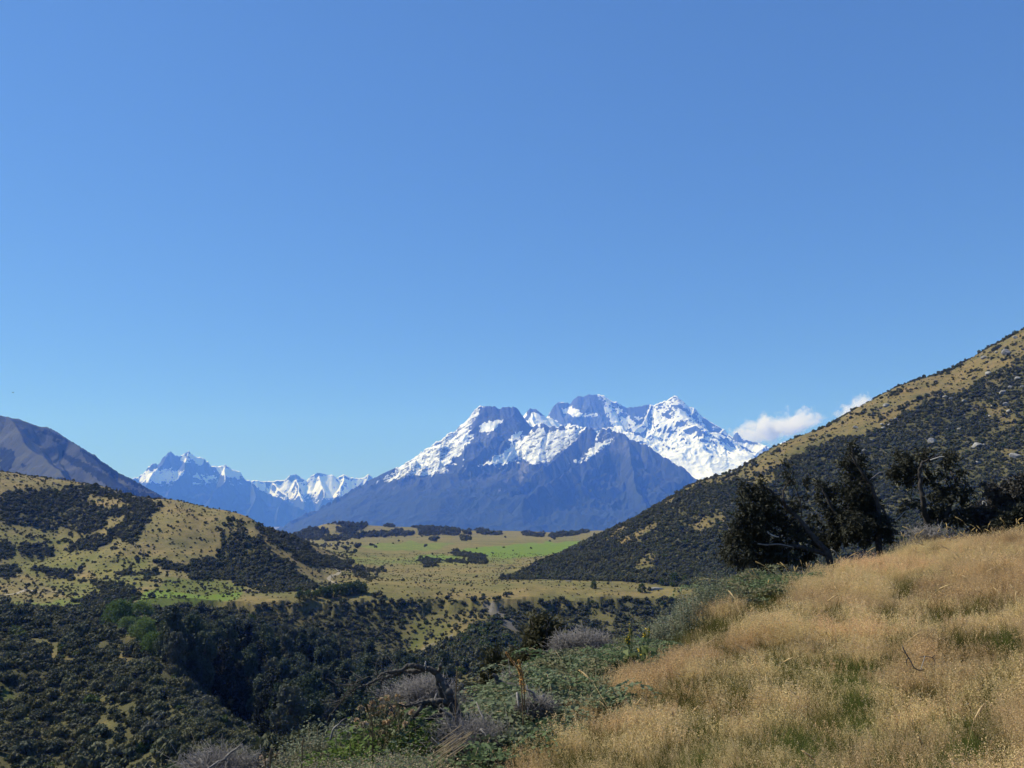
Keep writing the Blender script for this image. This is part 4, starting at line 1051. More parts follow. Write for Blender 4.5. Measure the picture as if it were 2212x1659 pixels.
# ------------------------------------------------------------------ the near knoll: trees, bushes, dead wood, ferns
zk = lambda x, y: (1539 + .1953 * x, 945 + .1953 * y)
zc = lambda x, y: (1863 + .1628 * x, 945 + .1628 * y)
ze = lambda x, y: (999 + .2075 * x, 1269 + .2075 * y)
zd = lambda x, y: (594 + .1953 * x, 1377 + .1953 * y)
M_KBARK = plain("dark_bark", (.022, .02, .018), (.06, .054, .05), 14, .95, .5)
M_DEAD = plain("grey_dead_wood", (.10, .095, .09), (.25, .235, .22), 16, .9, .5)
M_DARKDEAD = plain("weathered_dark_wood", (.025, .023, .022), (.10, .095, .09), 16, .9, .5)
M_PALE = plain("bleached_wood", (.28, .27, .25), (.42, .40, .37), 14, .85)
M_KANUKA = foliage("kanuka_leaf", [(.022, .025, .017), (.032, .034, .023)], .18)
M_KGREY = foliage("greyish_leaf", [(.045, .043, .038), (.062, .058, .052)], .15)
M_KOLIVE = foliage("olive_leaf", [(.050, .048, .022), (.06, .058, .028)], .2)
M_TWIG = plain("dead_twig", (.13, .12, .115), (.27, .255, .25), 20, .95)
M_FERN = foliage("fern_leaf", [(.10, .145, .065), (.13, .17, .09), (.15, .175, .105), (.12, .15, .085), (.17, .16, .085)], .3)
M_HERB = foliage("grey_herb_leaf", [(.13, .155, .095), (.16, .18, .12), (.115, .14, .085), (.18, .175, .12)], .25)
M_GREEN = foliage("fresh_leaf", [(.085, .135, .028), (.11, .16, .035)], .35)
M_SEED = foliage("seed_capsule", [(.55, .29, .085), (.62, .36, .12)], .2)
M_STALK = plain("dry_stalk", (.22, .17, .10), (.36, .29, .18), 25, .9)
M_DRYSTALK = plain("brown_stalk", (.10, .065, .035), (.17, .115, .06), 25, .9)
M_YELLOW = foliage("yellow_petal", [(.62, .42, .03), (.66, .47, .04)], .2)
M_MULL = foliage("mullein_leaf", [(.16, .20, .075), (.20, .235, .10)], .3)
M_HEADS = foliage("thistle_down", [(.55, .40, .25), (.60, .47, .33), (.45, .32, .19)], .2)
M_THISTLE = foliage("thistle_leaf", [(.085, .10, .045), (.12, .12, .06)], .2)

def to3(conv, pts, r, dr=None, rng=None):
    P = []
    for k, p in enumerate(pts):
        a, b = conv(*p[:2]); d = r + (p[2] if len(p) > 2 else 0) + (dr[k] if dr is not None else 0)
        P.append(at(a, b, d))
    return np.array(P)
def smooth(P, n=4):
    """Catmull-Rom through the points"""
    P = np.asarray(P, float); Q = np.vstack([2 * P[0] - P[1], P, 2 * P[-1] - P[-2]]); out = []
    for i in range(len(P) - 1):
        a, b, c, d = Q[i:i + 4]
        for t in np.linspace(0, 1, n, endpoint=False):
            out.append(.5 * (2 * b + (c - a) * t + (2 * a - 5 * b + 4 * c - d) * t * t + (3 * b - a - 3 * c + d) * t ** 3))
    out.append(P[-1]); return np.array(out)
def wobble(P, amp, rng):
    return P + np.cumsum(rng.normal(0, amp, P.shape), 0) * np.linspace(0, 1, len(P))[:, None] * .5
def near_tree(name, label, r, conv, limbs, blobs, bark, leaf_m, seed, leaf=.06, dens=1.0, base=None, extra=None, group=None, cat="tree", droop=-.25, depth=.8, scale=.1953):
    """limbs: (points, r0, r1) traced; blobs: (x, y, rx, ry[, weight]) of foliage round them, as deep as they are wide"""
    rng = np.random.default_rng(seed)
    root_p = to3(conv, [limbs[0][0][0]], r)[0]
    gx, gy = root_p[0], root_p[1]
    o = empty(name, (gx, gy, gz(gx, gy)))
    org = np.array([gx, gy, gz(gx, gy)])
    t = MB(); skel = []
    for li, (pts, r0, r1) in enumerate(limbs):
        dr = np.cumsum(rng.normal(0, .12, len(pts))); dr[0] = 0
        P = to3(conv, pts, r, dr)
        if li == 0: P = np.vstack([[P[0][0], P[0][1], org[2] - .15], P]) if P[0][2] > org[2] else P
        P = smooth(P, 5); P[1:-1] += rng.normal(0, .012, P[1:-1].shape)
        t.tube(P - org, np.linspace(r0, r1, len(P)), 6); skel.append(P)
    skel = np.vstack(skel)
    c = MB(); LP, LD = [], []
    for bl in blobs:
        x, y, rx, ry = bl[:4]; wgt = bl[4] if len(bl) > 4 else 1.0
        a, b = conv(x, y); cen = at(a, b, r + rng.normal(0, .2)); k = scale / FPX * r
        R = np.array([rx * k, rx * k * depth, ry * k])
        n = int(max(4, wgt * dens * 100 * R[0] * R[2] / .25 * .5))
        for q in range(n):
            d = rng.normal(size=3); d /= np.linalg.norm(d); p = cen + d * R * rng.uniform(.15, 1) ** .45
            j = np.argmin(((skel - p) ** 2).sum(1)); s0 = skel[j]
            if rng.uniform() < .16:
                mid = (s0 + p) / 2 + rng.normal(0, .06, 3) + [0, 0, .06]
                t.tube(np.array([s0, mid, p]) - org, [.012, .007, .003], 3)
            out = p - s0; out /= np.linalg.norm(out) + 1e-6
            for s in range(5):
                dirv = out * .8 + rng.normal(0, .6, 3) + [0, 0, droop]; dirv /= np.linalg.norm(dirv)
                L = rng.uniform(.12, .34); m = 8
                tt = np.linspace(.1, 1, m)[:, None]
                sp = p + dirv * L * tt + np.array([0, 0, droop * .25]) * (L * tt) ** 2 + rng.normal(0, .018, (m, 3))
                LP.append(sp); LD.append(np.repeat(dirv[None], m, 0) + rng.normal(0, .3, (m, 3)))
    LP = np.vstack(LP); LD = np.vstack(LD)
    c.leaves(LP - org, rng.uniform(.6, 1.3, len(LP)) * leaf * .8, 3.0, rng, dirs=LD)
    t.build("trunk", bark, o); c.build("crown", leaf_m, o)
    for (nm, pts, r0, r1, m) in (extra or []):
        e = MB(); P = smooth(to3(conv, pts, r - .5), 5); e.tube(P - org, np.linspace(r0, r1, len(P)), 5)
        e.build(nm, m, o)
    return tag(o, label, cat, group)

near_tree("tree", "dark wind-bent tree leaning left with its sloping trunk showing over the grass", 25.5, zk,
    [([(1290,1330),(1200,1200),(1100,1080),(1000,950),(910,860),(820,780),(700,650),(590,550),(450,510)], .10, .02),
     ([(820,780),(790,700),(785,640),(800,560),(860,470)], .045, .012),
     ([(1290,1300),(1000,1220),(760,1190),(500,1180),(280,1150)], .07, .015),
     ([(910,860),(960,760),(950,640),(900,500),(880,400)], .03, .006), ([(1200,1200),(900,1100),(700,1050),(500,950),(300,900)], .05, .012),
     ([(700,650),(560,640),(420,700),(280,690)], .03, .008), ([(980,900),(985,800),(970,720)], .018, .005)],
    [(290,900,110,120,.8),(230,1090,120,120,.8),(180,1250,90,110,.7),(400,1080,200,150,1.3),(600,1230,220,130,1.4),(330,1290,150,120,1.2),(900,1300,230,90,1.2),(600,1370,260,60,1.2),(430,620,170,110),(380,540,60,40),(640,620,130,120,.8),(560,480,70,60,.5),(680,840,190,170),(500,950,190,170,1.2),(820,1000,170,160),(1030,1130,150,140,.9),(900,480,90,80,.22),(850,370,50,50,.2),(1030,440,60,80,.15),(480,780,160,110,1.1),(860,780,70,140,.4),(1000,700,90,100,.25)],
    M_KBARK, M_KANUKA, 501, .05, 1.0, extra=[("dead_limb", [(605,1040),(640,1070),(700,1095),(735,1100)], .022, .012, M_PALE), ("dead_limb", [(500,1175),(600,1188),(740,1180),(900,1215)], .02, .012, M_DEAD)])
near_tree("tree", "tallest dark drooping tree with a pointed top right of the leaning tree", 27.5, zk,
    [([(1840,1170),(1850,1000),(1840,850),(1815,700),(1760,540),(1680,420),(1600,300),(1550,190),(1535,100)], .10, .008),
     ([(1480,1200),(1440,1050),(1360,850),(1280,680),(1190,540),(1150,490)], .07, .01), ([(1760,540),(1650,600),(1550,720),(1450,800)], .035, .01),
     ([(1840,850),(1700,850),(1560,950),(1400,1000)], .04, .01), ([(1815,700),(1900,820),(1950,950),(1970,1080)], .03, .008)],
    [(1535,90,22,50,1.2),(1550,180,60,60),(1480,250,90,70,.9),(1600,290,100,80),(1560,390,140,110,1.1),(1640,480,120,100),(1590,600,170,130,1.2),(1680,700,150,140,1.1),(1560,780,170,130,1.2),(1750,860,150,140,1.2),(1620,960,210,140,1.2),(1500,900,160,140),(1420,1050,180,130,1.1),(1300,1130,140,110,.9),(1660,1100,200,90,1.2),(1870,1000,110,150,1.1),(1940,1080,60,80),(1250,630,110,130,.9),(1190,520,80,50,.8),(1330,780,100,100,.7),(1270,760,90,90,.6),(1400,640,60,110,.5),(1160,1000,110,110,.45),(1130,880,90,90,.3)],
    M_KBARK, M_KANUKA, 502, .05, 1.0, extra=[("dead_limb", [(1740,470),(1790,430),(1850,390),(1900,385)], .014, .006, M_DEAD), ("dead_limb", [(1630,910),(1645,950),(1660,920),(1665,960)], .012, .008, M_PALE), ("dead_limb", [(1310,1240),(1350,1260),(1380,1300)], .02, .012, M_PALE)])
near_tree("tree", "open-topped dark tree with two bare trunks standing behind the knoll grass", 28.5, zc,
    [([(860,1130),(830,1010),(800,850),(775,680),(760,520),(770,380),(820,320),(900,280),(1010,240)], .10, .015),
     ([(1090,1130),(1130,980),(1180,850),(1235,700),(1235,560),(1180,470),(1100,400)], .09, .015),
     ([(770,450),(680,400),(560,360),(450,380)], .04, .01), ([(760,520),(660,540),(560,600)], .03, .008), ([(1235,620),(1320,600),(1400,640)], .03, .008),
     ([(1235,560),(1290,470),(1380,430),(1460,450)], .025, .006), ([(820,320),(760,240),(740,180)], .02, .006), ([(690,260),(670,160),(660,90)], .012, .003), ([(1100,400),(1110,520),(1095,600)], .03, .012), ([(800,850),(720,820),(620,830),(500,830)], .03, .006)],
    [(560,310,120,90,1.1),(440,420,90,80),(520,480,120,110,1.1),(660,420,110,110),(640,270,60,50),(600,570,100,70,.8),(780,210,60,50,.7),(850,250,70,50,.7),(1000,215,140,38,.8),(1150,250,110,50,.6),(1060,320,110,60,.6),(1180,320,80,60,.5),(800,420,70,100,.7),(960,600,80,50,.6),(860,560,60,50,.5),(1300,650,110,70,1.1),(1400,720,70,70,.9),(1090,690,100,70,.8),(1000,800,130,100,.7),(1130,780,90,90,.8),(1380,435,80,28,.8),(1100,500,45,70,.7),(1280,830,110,90,.5),(640,880,110,60,.9),(560,930,60,50,.7),(1000,970,160,90,.6),(900,1060,160,70,1.2),(1150,1060,200,70,1.2),(1300,980,130,80,.7)],
    M_KBARK, M_KANUKA, 503, .05, 1.0, scale=.1628, extra=[("dead_limb", [(900,300),(960,280),(1030,258),(1090,255)], .02, .01, M_PALE), ("dead_limb", [(430,1110),(500,1050),(560,985),(620,962)], .016, .012, M_PALE), ("dead_limb", [(700,1100),(730,1070),(790,1078)], .016, .01, M_PALE), ("dead_limb", [(600,832),(690,828)], .01, .008, M_PALE), ("dead_limb", [(1595,890),(1600,850),(1640,870),(1645,910)], .014, .008, M_PALE)])
near_tree("tree", "greyish twiggy tree at the right edge behind the knoll grass", 29.0, zc,
    [([(1900,1200),(1880,1050),(1840,900),(1800,780),(1740,640),(1760,500)], .07, .008), ([(1880,1050),(2000,950),(2080,800),(2150,650)], .05, .01), ([(1900,1150),(1760,1080),(1640,1030),(1520,1060)], .04, .008), ([(1840,900),(1700,850),(1620,780),(1560,680)], .03, .006), ([(2000,950),(2150,980),(2260,900)], .04, .01)],
    [(1700,700,150,110,.35),(1900,760,180,120,.5),(2050,700,130,130,.55),(2180,640,110,120,.6),(1800,900,180,130,.6),(2000,920,180,130,.9),(1650,1000,150,110,.7),(1550,1130,130,90,.9),(1760,1100,170,110,.8),(2180,900,130,180,.9),(1990,1080,150,110,1.0),(2150,1130,140,110,1.2),(1500,980,120,80,.5)],
    M_KBARK, M_KGREY, 504, .055, 2.2, scale=.1628)
near_tree("bush", "dark shaded bush under the grey tree at the right edge", 27.8, zc,
    [([(2060,1230),(2060,1100),(2080,980)], .04, .01), ([(2060,1200),(1960,1120),(1880,1060)], .03, .01), ([(1000,1180),(1000,1080)], .03, .01)],
    [(2050,1060,150,90,1.2),(1930,1130,120,80,1.1),(2150,1100,80,110,1.2),(1830,1180,110,60,1.0)], M_KBARK, M_KANUKA, 505, .06, 1.2, scale=.1628, cat="bush")
near_tree("bush", "dark bush with two pointed tops behind the forked seed stalk", 16.5, ze,
    [([(740,760),(745,640),(750,500),(752,380)], .05, .006), ([(830,740),(860,600),(880,460),(885,350)], .04, .006), ([(740,740),(640,680),(560,620)], .03, .006)],
    [(752,385,26,50,1.2),(745,460,55,50,1.1),(885,370,40,45,1.1),(890,440,60,60,1.1),(740,540,90,70,1.2),(890,520,80,70,1.1),(680,620,110,80,1.1),(820,610,110,90,1.2),(580,650,70,60,.9),(600,720,90,60,1.1),(760,710,150,70,1.2),(900,650,70,90,.9)],
    M_KBARK, M_KOLIVE, 506, .05, 1.5, cat="bush", scale=.2075, droop=.1)
near_tree("bush", "low dark olive bush above the black curved log", 14.5, ze,
    [([(420,960),(410,880),(380,800)], .03, .006), ([(400,940),(300,930),(250,900)], .02, .006)],
    [(330,840,80,50,1.1),(430,810,80,50,1.1),(270,910,60,70,1.0),(480,860,70,60,1.0),(240,990,40,40,.7),(350,760,40,30,.6)],
    M_KBARK, M_KOLIVE, 507, .045, 1.6, cat="bush", scale=.2075, droop=.1)

def tangle(name, label, r, conv, cx, cy, rx, ry, n, scale, seed, mat=M_TWIG, rad=.0035, cat="dead bush", deep=.8, up=.5):
    """a dome of dead twigs: curved, forking, finer outwards"""
    rng = np.random.default_rng(seed)
    a, b = conv(cx, cy + ry * .85); k = scale / FPX * r; R = np.array([rx * k, rx * k * deep, ry * k])
    base = at(a, b, r); gzz = gz(base[0], base[1]); 
    o = empty(name, (base[0], base[1], gzz)); org = np.array([base[0], base[1], gzz])
    t = MB(); w = MB()
    for q in range(9):
        d = rng.normal(size=3); d[2] = abs(d[2]) + .4; d /= np.linalg.norm(d)
        P = smooth(np.array([[0, 0, min(-.1, gzz - base[2] - .1)], d * R * .4 + rng.normal(0, .05, 3), d * R * np.array([.9, .9, 1.2]) + rng.normal(0, .08, 3)]), 4) + (base - org)
        t.tube(P, np.linspace(.028, .006, len(P)), 5)
    for q in range(n):
        d = rng.normal(size=3); d[2] = abs(d[2]) - .25; d /= np.linalg.norm(d)
        lump = .72 + .55 * perlin(np.array([d[0] * 2.1 + seed]), np.array([d[2] * 2.1 + d[1]]), 3)[0]
        p = d * R * lump * rng.uniform(.3, 1.05) * np.array([1.1, 1, 1.7]); L = rng.uniform(.15, .42) * min(1.2, R[0])
        e = d * .5 + rng.normal(0, .7, 3) + [0, 0, up * .3]; e /= np.linalg.norm(e)
        P = np.array([p, p + e * L * .5 + rng.normal(0, .03, 3), p + e * L + rng.normal(0, .06, 3) - [0, 0, .12 * L]]) + (base - org)
        w.tube(P, [rad * 1.3, rad, rad * .5], 3)
        if q % 2 == 0:
            f = e + rng.normal(0, .7, 3); f /= np.linalg.norm(f)
            w.tube(np.array([P[1], P[1] + f * L * .5]), [rad * .8, rad * .4], 3)
    t.build("stem", M_DEAD, o); w.build("twigs", mat, o)
    return tag(o, label, cat)
tangle("dead_bush", "dome of bare grey twigs between the dark pointed bush and the yellow mulleins", 15.0, ze, 1240, 555, 310, 95, 3200, .2075, 511, rad=.0034)
tangle("dead_bush", "grey twig tangle arching round the twisted dead tree", 10.6, zd, 1640, 590, 420, 105, 3200, .1953, 512, rad=.0022)
tangle("dead_bush", "dead grey twigs in the shade above the black curved log", 13.4, ze, 640, 930, 230, 50, 900, .2075, 513, rad=.004)
tangle("dead_bush", "grey dead twigs at the bottom edge left of the mullein stalks", 9.0, lambda x, y: (x, y), 470, 1648, 90, 20, 1200, 1.0, 514, rad=.002)
tangle("dead_bush", "pale grey brushwood right of the thistle heads", 9.0, lambda x, y: (x, y), 1010, 1575, 95, 30, 1500, 1.0, 515, rad=.0019)
tangle("dead_bush", "grey twigs between the ferns and the forked seed stalk", 9.6, ze, 760, 1210, 230, 34, 900, .2075, 516, rad=.002)
tangle("dead_bush", "pale twiggy dead bush on the slope edge below the right hill", 17.5, lambda x, y: (x, y), 1465, 1352, 34, 24, 420, 1.0, 517, rad=.005)
tangle("dead_bush", "grey brush behind the grass crest below the two-trunked tree", 26.2, lambda x, y: (x, y), 2005, 1150, 46, 14, 520, 1.0, 518, rad=.007)

# twisted dead tree
r = 9.3
base = at(*zd(2010, 850), r); org = np.array([base[0], base[1], gz(base[0], base[1])])
dead = empty("dead_tree", org); drng = np.random.default_rng(520)
def limb(nm, pts, r0, r1, mat=M_DARKDEAD, tw=0):
    m = MB(); P = to3(zd, pts, r); P = smooth(P, 5)
    P[:, 1] += np.cumsum(drng.normal(0, .012, len(P))); P[1:-1] += drng.normal(0, .004, P[1:-1].shape)
    R = np.linspace(r0, r1, len(P)) * (1 + .1 * drng.normal(size=len(P)))
    m.tube(P - org, R, 7)
    for q in range(tw):
        i = drng.integers(len(P) // 3, len(P)); d = drng.normal(size=3) * [1, .6, .7] + [-.5, 0, -.2]; d /= np.linalg.norm(d); L = drng.uniform(.08, .3)
        m.tube(np.array([P[i], P[i] + d * L * .5 + drng.normal(0, .015, 3), P[i] + d * L + drng.normal(0, .03, 3)]) - org, [.006, .004, .0015], 3)
    return m.build(nm, mat, dead)
gb = (2045, 990)
limb("trunk", [gb, (2020,860),(1985,770),(1950,690),(1920,590),(1850,490),(1780,410),(1710,360),(1650,345)], .056, .024)
limb("branch", [(1650,345),(1600,312),(1530,290),(1470,296),(1435,332),(1330,352),(1230,360),(1180,400),(1140,440),(1070,470),(1010,500),(930,538),(885,560),(800,650),(740,705)], .026, .004, tw=46)
limb("branch", [(1660,362),(1560,374),(1450,372),(1395,385),(1340,415),(1270,430),(1195,455),(1150,430)], .024, .01, tw=10)
limb("branch", [(1660,350),(1655,310),(1662,268)], .012, .005, M_PALE)
limb("branch", [(1832,305),(1805,380),(1785,450),(1795,540),(1830,640),(1850,720),(1820,830),(1835,960)], .018, .024)
limb("branch", [(1950,725),(1880,700),(1830,688),(1750,690),(1680,705),(1610,770),(1550,850),(1490,930),(1440,1000)], .028, .018)
limb("branch", [(1680,702),(1600,722),(1480,752),(1380,750),(1290,765)], .012, .005, tw=12)
limb("branch", [(1520,800),(1440,870),(1400,930),(1385,990)], .010, .006)
limb("branch", [(2010,870),(1870,850),(1750,870),(1650,920),(1550,975)], .026, .014)
limb("branch", [(950,480),(890,500),(840,490)], .006, .003, tw=6)
tag(dead, "twisted dead tree with one long dark limb arching out to the left", "dead tree")
# black curved log
b0 = at(*ze(520, 1040), 12.6); org2 = np.array([b0[0], b0[1], gz(b0[0], b0[1])])
m = MB(); P = smooth(to3(ze, [(310,905),(350,930),(370,980),(430,1020),(520,1040),(600,1060)], 12.6), 5); m.tube(P - org2, np.linspace(.02, .075, len(P)), 8)
o = m.build("dead_log", M_DARKDEAD, loc=org2); tag(o, "black curved log sticking up from the ferns left of the grey bush", "log")
m = MB(); P = smooth(to3(lambda x, y: zd(x, y), [(615,1130),(628,1070),(650,1010),(700,970),(760,965),(790,970)], 8.6), 5); b0 = P[0].copy(); b0[2] = gz(b0[0], b0[1]); m.tube(P - b0, np.linspace(.011, .006, len(P)), 5)
P = smooth(to3(lambda x, y: zd(x, y), [(700,968),(740,920),(790,890)], 8.6), 4); m.tube(P - b0, np.linspace(.006, .003, len(P)), 4)
tag(m.build("bent_stick", M_DEAD, loc=b0), "pale bent stick curving over the leafy shrubs at lower left", "stick")

# placing a plant whose top shows at (px, py): find where on the slope it stands
def stand(px, py, h, rmin=5.0, rmax=26.0, on_grass=False):
    az, t = ray(px, py); az = float(az); t = float(t)
    r0 = rmin if on_grass else max(rmin, float(edge_r(az)) + .25, 8.4 if px < 1010 else 0)
    rs = np.linspace(r0, rmax, 500)
    f = height(np.sin(az) * rs, np.cos(az) * rs) + h - t * rs
    extra = 0.0
    if f[0] >= 0 and (f < 0).any(): i = max(0, int(np.argmax(f < 0)) - 1)
    elif (f >= 0).any(): i = int(np.argmax(f >= 0))
    else: i = int(np.argmax(f)); extra = -float(f[i])
    r_ = rs[i]; x, y = math.sin(az) * r_, math.cos(az) * r_
    stand.grow = 1 + min(extra, h * .5) / h
    return Vector((x, y, gz(x, y))), r_
def fern_mesh(seed, n=26, L=.95, mat=M_FERN):
    """arching fronds, each pinna set with small leaflets"""
    rng = np.random.default_rng(seed); st = MB(); m = MB(); LP, LD, LS = [], [], []
    for k in range(n):
        a = k * 2.4 + rng.normal(0, .3); l = L * rng.uniform(.65, 1.15); d = np.array([math.cos(a), math.sin(a), 0]); up = rng.uniform(.5, 1.3)
        s = np.linspace(0, 1, 15)[:, None]
        P = d * (s * .75 + .04) * l + np.array([0, 0, 1]) * l * (up * s - .75 * up * s ** 2.2) + rng.normal(0, .006, (15, 3)) + np.array([*(rng.normal(0, .08, 2)), 0])
        st.tube(P[::3], .0025, 3); side = np.array([-d[1], d[0], 0])
        for j in range(3, 15):
            w = l * .27 * (1 - (j - 3) / 13.5) * rng.uniform(.8, 1.15)
            tng = P[min(j + 1, 14)] - P[j - 1]; tng /= np.linalg.norm(tng)
            for sg in (-1, 1):
                e = side * sg + tng * .4 + rng.normal(0, .14, 3) + [0, 0, -.12]; e /= np.linalg.norm(e)
                q = max(2, int(w / .022)); t = (np.arange(q) + .6) / q
                LP.append(P[j] + e * (w * t)[:, None] + rng.normal(0, .004, (q, 3))); LD.append(np.repeat(e[None], q, 0) + tng * .5); LS.append(.034 * (1.15 - .6 * t))
    m.leaves(np.vstack(LP), np.concatenate(LS), 1.15, rng, dirs=np.vstack(LD), flat=.5)
    return st.mesh("stems", [M_STALK]), m.mesh("fronds", [mat])
ferns = [fern_mesh(530 + k) for k in range(4)]
def put_parts(name, parts, loc, s, rz, label, cat, group=None, tilt=(0, 0)):
    s = s * stand.grow
    o = empty(name, loc); o.scale = (s, s, s); o.rotation_euler = (tilt[0], tilt[1], rz)
    for nm, me in parts:
        link(nm, me, o)
    return tag(o, label, cat, group)
fern_at = {"on the bank left of the yellow mulleins": [ze(*p) for p in ((1240,620),(1330,650),(1430,650),(1510,690),(1150,690),(1060,720),(1260,740),(1380,740),(1180,800),(1290,820),(1460,780),(1560,760),(960,770),(900,820),(1030,840),(1120,880),(880,890),(1370,880),(1240,900),(980,930),(1460,860),(1590,860),(1100,760),(1320,700),(1480,730),(1200,760),(950,850),(1080,920),(1300,950),(1400,930),(1520,820),(1640,800),(1680,740),(780,900),(830,960),(720,1000))],
           "between the dead tree and the forked stalk": [ze(*p) for p in ((340,1080),(430,1060),(250,1120),(520,1080),(150,1170),(380,1150),(280,1200),(480,1170),(60,1230),(200,1260))],
           "right of the forked stalk at the grass edge": [ze(*p) for p in ((850,1060),(940,1050),(1030,1090),(900,1130),(820,1120),(1010,1000),(1060,960))],
           "behind the yellow mulleins along the slope edge": [ze(*p) for p in ((1880,520),(2000,500),(2080,470),(1830,600),(1950,580),(2060,540),(1640,560),(1600,620))],
           "below the leaning tree at the grass edge": [zk(*p) for p in ((620,1450),(700,1430),(790,1420),(860,1450),(740,1480),(560,1490),(900,1490),(320,1500),(250,1540))]}
for w, lst in fern_at.items():
    for k, (a, b) in enumerate(lst):
        s = RNG.uniform(.75, 1.45); p, r_ = stand(a, b, .5 * s)
        i = RNG.integers(0, 4)
        put_parts("fern", (("stems", ferns[i][0]), ("fronds", ferns[i][1])), p, s, RNG.uniform(0, 6.28), "grey green fern clump " + w, "fern", "ferns " + w)
def herb_mesh(seed, n, leaf, h, w, mat, stems=14):
    rng = np.random.default_rng(seed); st = MB(); m = MB(); LP = []
    for k in range(stems):
        d = rng.normal(size=3) * [w, w, 0]; tip = d + [0, 0, h * rng.uniform(.6, 1.05) * math.exp(-(d[0] ** 2 + d[1] ** 2) / (2.4 * w * w))]
        P = smooth(np.array([d * .25, (d * .7 + tip) / 2, tip]), 4); st.tube(P, np.linspace(.006, .002, len(P)), 3)
        i = rng.integers(2, len(P), n // stems); LP.append(P[i] + rng.normal(0, .03 + .05 * w, (n // stems, 3)))
    LP = np.vstack(LP); LP[:, 2] = np.maximum(LP[:, 2], .02)
    m.leaves(LP, rng.uniform(.6, 1.3, len(LP)) * leaf, 1.7, rng, up=.2, flat=.4)
    return st.mesh("stems", [M_STALK]), m.mesh("leaves", [mat])
herbs = [herb_mesh(540 + k, 4200, .019, .75, .36, M_HERB, 34) for k in range(4)]
greens = [herb_mesh(550 + k, 520, .022, .42, .2, M_GREEN, 10) for k in range(2)]
herb_at = {"leafy grey green shrub at the bottom left of the near bank": [zd(*p) for p in ((420,1090),(500,1060),(590,1060),(690,1080),(380,1150),(470,1180),(330,1230),(300,1300),(640,1180),(740,1120),(560,1280))],
           "leafy grey green shrub below the thistles at the bottom": [zd(*p) for p in ((880,1010),(960,1010),(820,1090),(940,1100),(780,1200),(700,1300),(860,1260),(1000,1320))],
           "small grey green shrub under the twisted dead tree": [zd(*p) for p in ((1900,960),(2000,930),(1720,1010),(1820,1040),(1650,1090),(2080,880),(1950,1040))],
           "pale leaved shrub on the slope edge left of the leaning tree": [(1503, 1282), (1520, 1274), (1535, 1268), (1548, 1262), (1490, 1296), (1515, 1292), (1560, 1258), (1470, 1312), (1540, 1285)]}
for lb, lst in herb_at.items():
    for (a, b) in lst:
        s = RNG.uniform(.8, 1.15); p, r_ = stand(a, b, .62 * s); i = RNG.integers(0, 4)
        put_parts("leafy_shrub", (("stems", herbs[i][0]), ("leaves", herbs[i][1])), p, s, RNG.uniform(0, 6.28), lb, "shrub", lb.replace("shrub", "shrubs"))
for (a, b) in [zd(*p) for p in ((850,775),(890,860),(860,880),(950,930),(900,960),(1110,850),(980,800))]:
    p, r_ = stand(a, b + 8, .32); put_parts("green_weed", (("stems", greens[0][0]), ("leaves", greens[0][1])), p, RNG.uniform(.8, 1.1), RNG.uniform(0, 6.28), "bright green leafy weed left of the dead tree", "weed", "bright weeds left of the dead tree")
for (a, b) in [zd(*p) for p in ((1740,790),(1610,790),(1560,880),(1660,860),(1500,960),(1850,780),(1600,950))]:
    p, r_ = stand(a, b + 8, .3); put_parts("green_weed", (("stems", greens[1][0]), ("leaves", greens[1][1])), p, RNG.uniform(.7, 1.0), RNG.uniform(0, 6.28), "bright green leafy weed under the dead tree's low limb", "weed", "bright weeds under the dead tree")
# mulleins: stalk, flower spikes, leaves
def mullein(label, conv, foot, spikes, r, cap, width, leaf=None, seed=0, petals=False, group=None):
    rng = np.random.default_rng(seed)
    b = to3(conv, [foot], r)[0]; g_ = gz(b[0], b[1]); org = np.array([b[0], b[1], min(g_, b[2])])
    o = empty("mullein", org)
    for si, (pts, frac) in enumerate(spikes):
        P = smooth(to3(conv, pts, r), 6)
        if si == 0: P = np.vstack([org - [0, 0, .05], P])
        s = MB(); s.tube(P - org, np.linspace(.0065, .004, len(P)), 6); s.build("stalk", M_DRYSTALK if not petals else M_MULL, o)
        f = MB(); i0 = int(len(P) * (1 - frac)); n = 330
        t = rng.uniform(0, 1, n); seg = P[i0:]; idx = t * (len(seg) - 1.001); i = idx.astype(int); q = seg[i] + (seg[i + 1] - seg[i]) * (idx - i)[:, None]
        d = rng.normal(size=(n, 3)); d /= np.linalg.norm(d, axis=1, keepdims=True)
        f.leaves(q + d * (width * (1 - .55 * t))[:, None] * rng.uniform(.6, 1, (n, 1)) - org, width * .5, 1.3, rng, dirs=d)
        sp = f.build("flower_spike", cap, o)
        if petals:
            y = MB(); t = rng.uniform(.35, .85, 14); idx = t * (len(seg) - 1.001); i = idx.astype(int); q = seg[i] + rng.normal(0, width * .8, (14, 3))
            y.leaves(q - org, width * 1.1, 1.0, rng); y.build("petals", M_YELLOW, sp)
    if leaf:
        l = MB(); n = 60; P0 = to3(conv, spikes[0][0], r); t = rng.uniform(0, .62, n)
        top = P0[-1]; q = org + (top - org) * t[:, None]; a = rng.uniform(0, 6.28, n); d = np.stack([np.cos(a), np.sin(a), rng.uniform(-.3, .6, n)], -1)
        sz = leaf * (1 - .7 * t); l.leaves(q + d * (sz * .55)[:, None] - org, sz, 1.0, rng, dirs=d * 2); l.build("leaves", M_MULL, o)
    return tag(o, label, "mullein", group)
mullein("dry forked mullein stalk with orange brown seed capsules standing before the ferns", ze, (640, 1430),
        [([(632,1380),(622,1150),(612,1000),(600,900),(575,840),(520,770),(475,710),(452,676)], .72), ([(650,1360),(645,1150),(640,1000),(620,900),(600,820),(580,750)], .74)], 9.2, M_SEED, .021, seed=1)
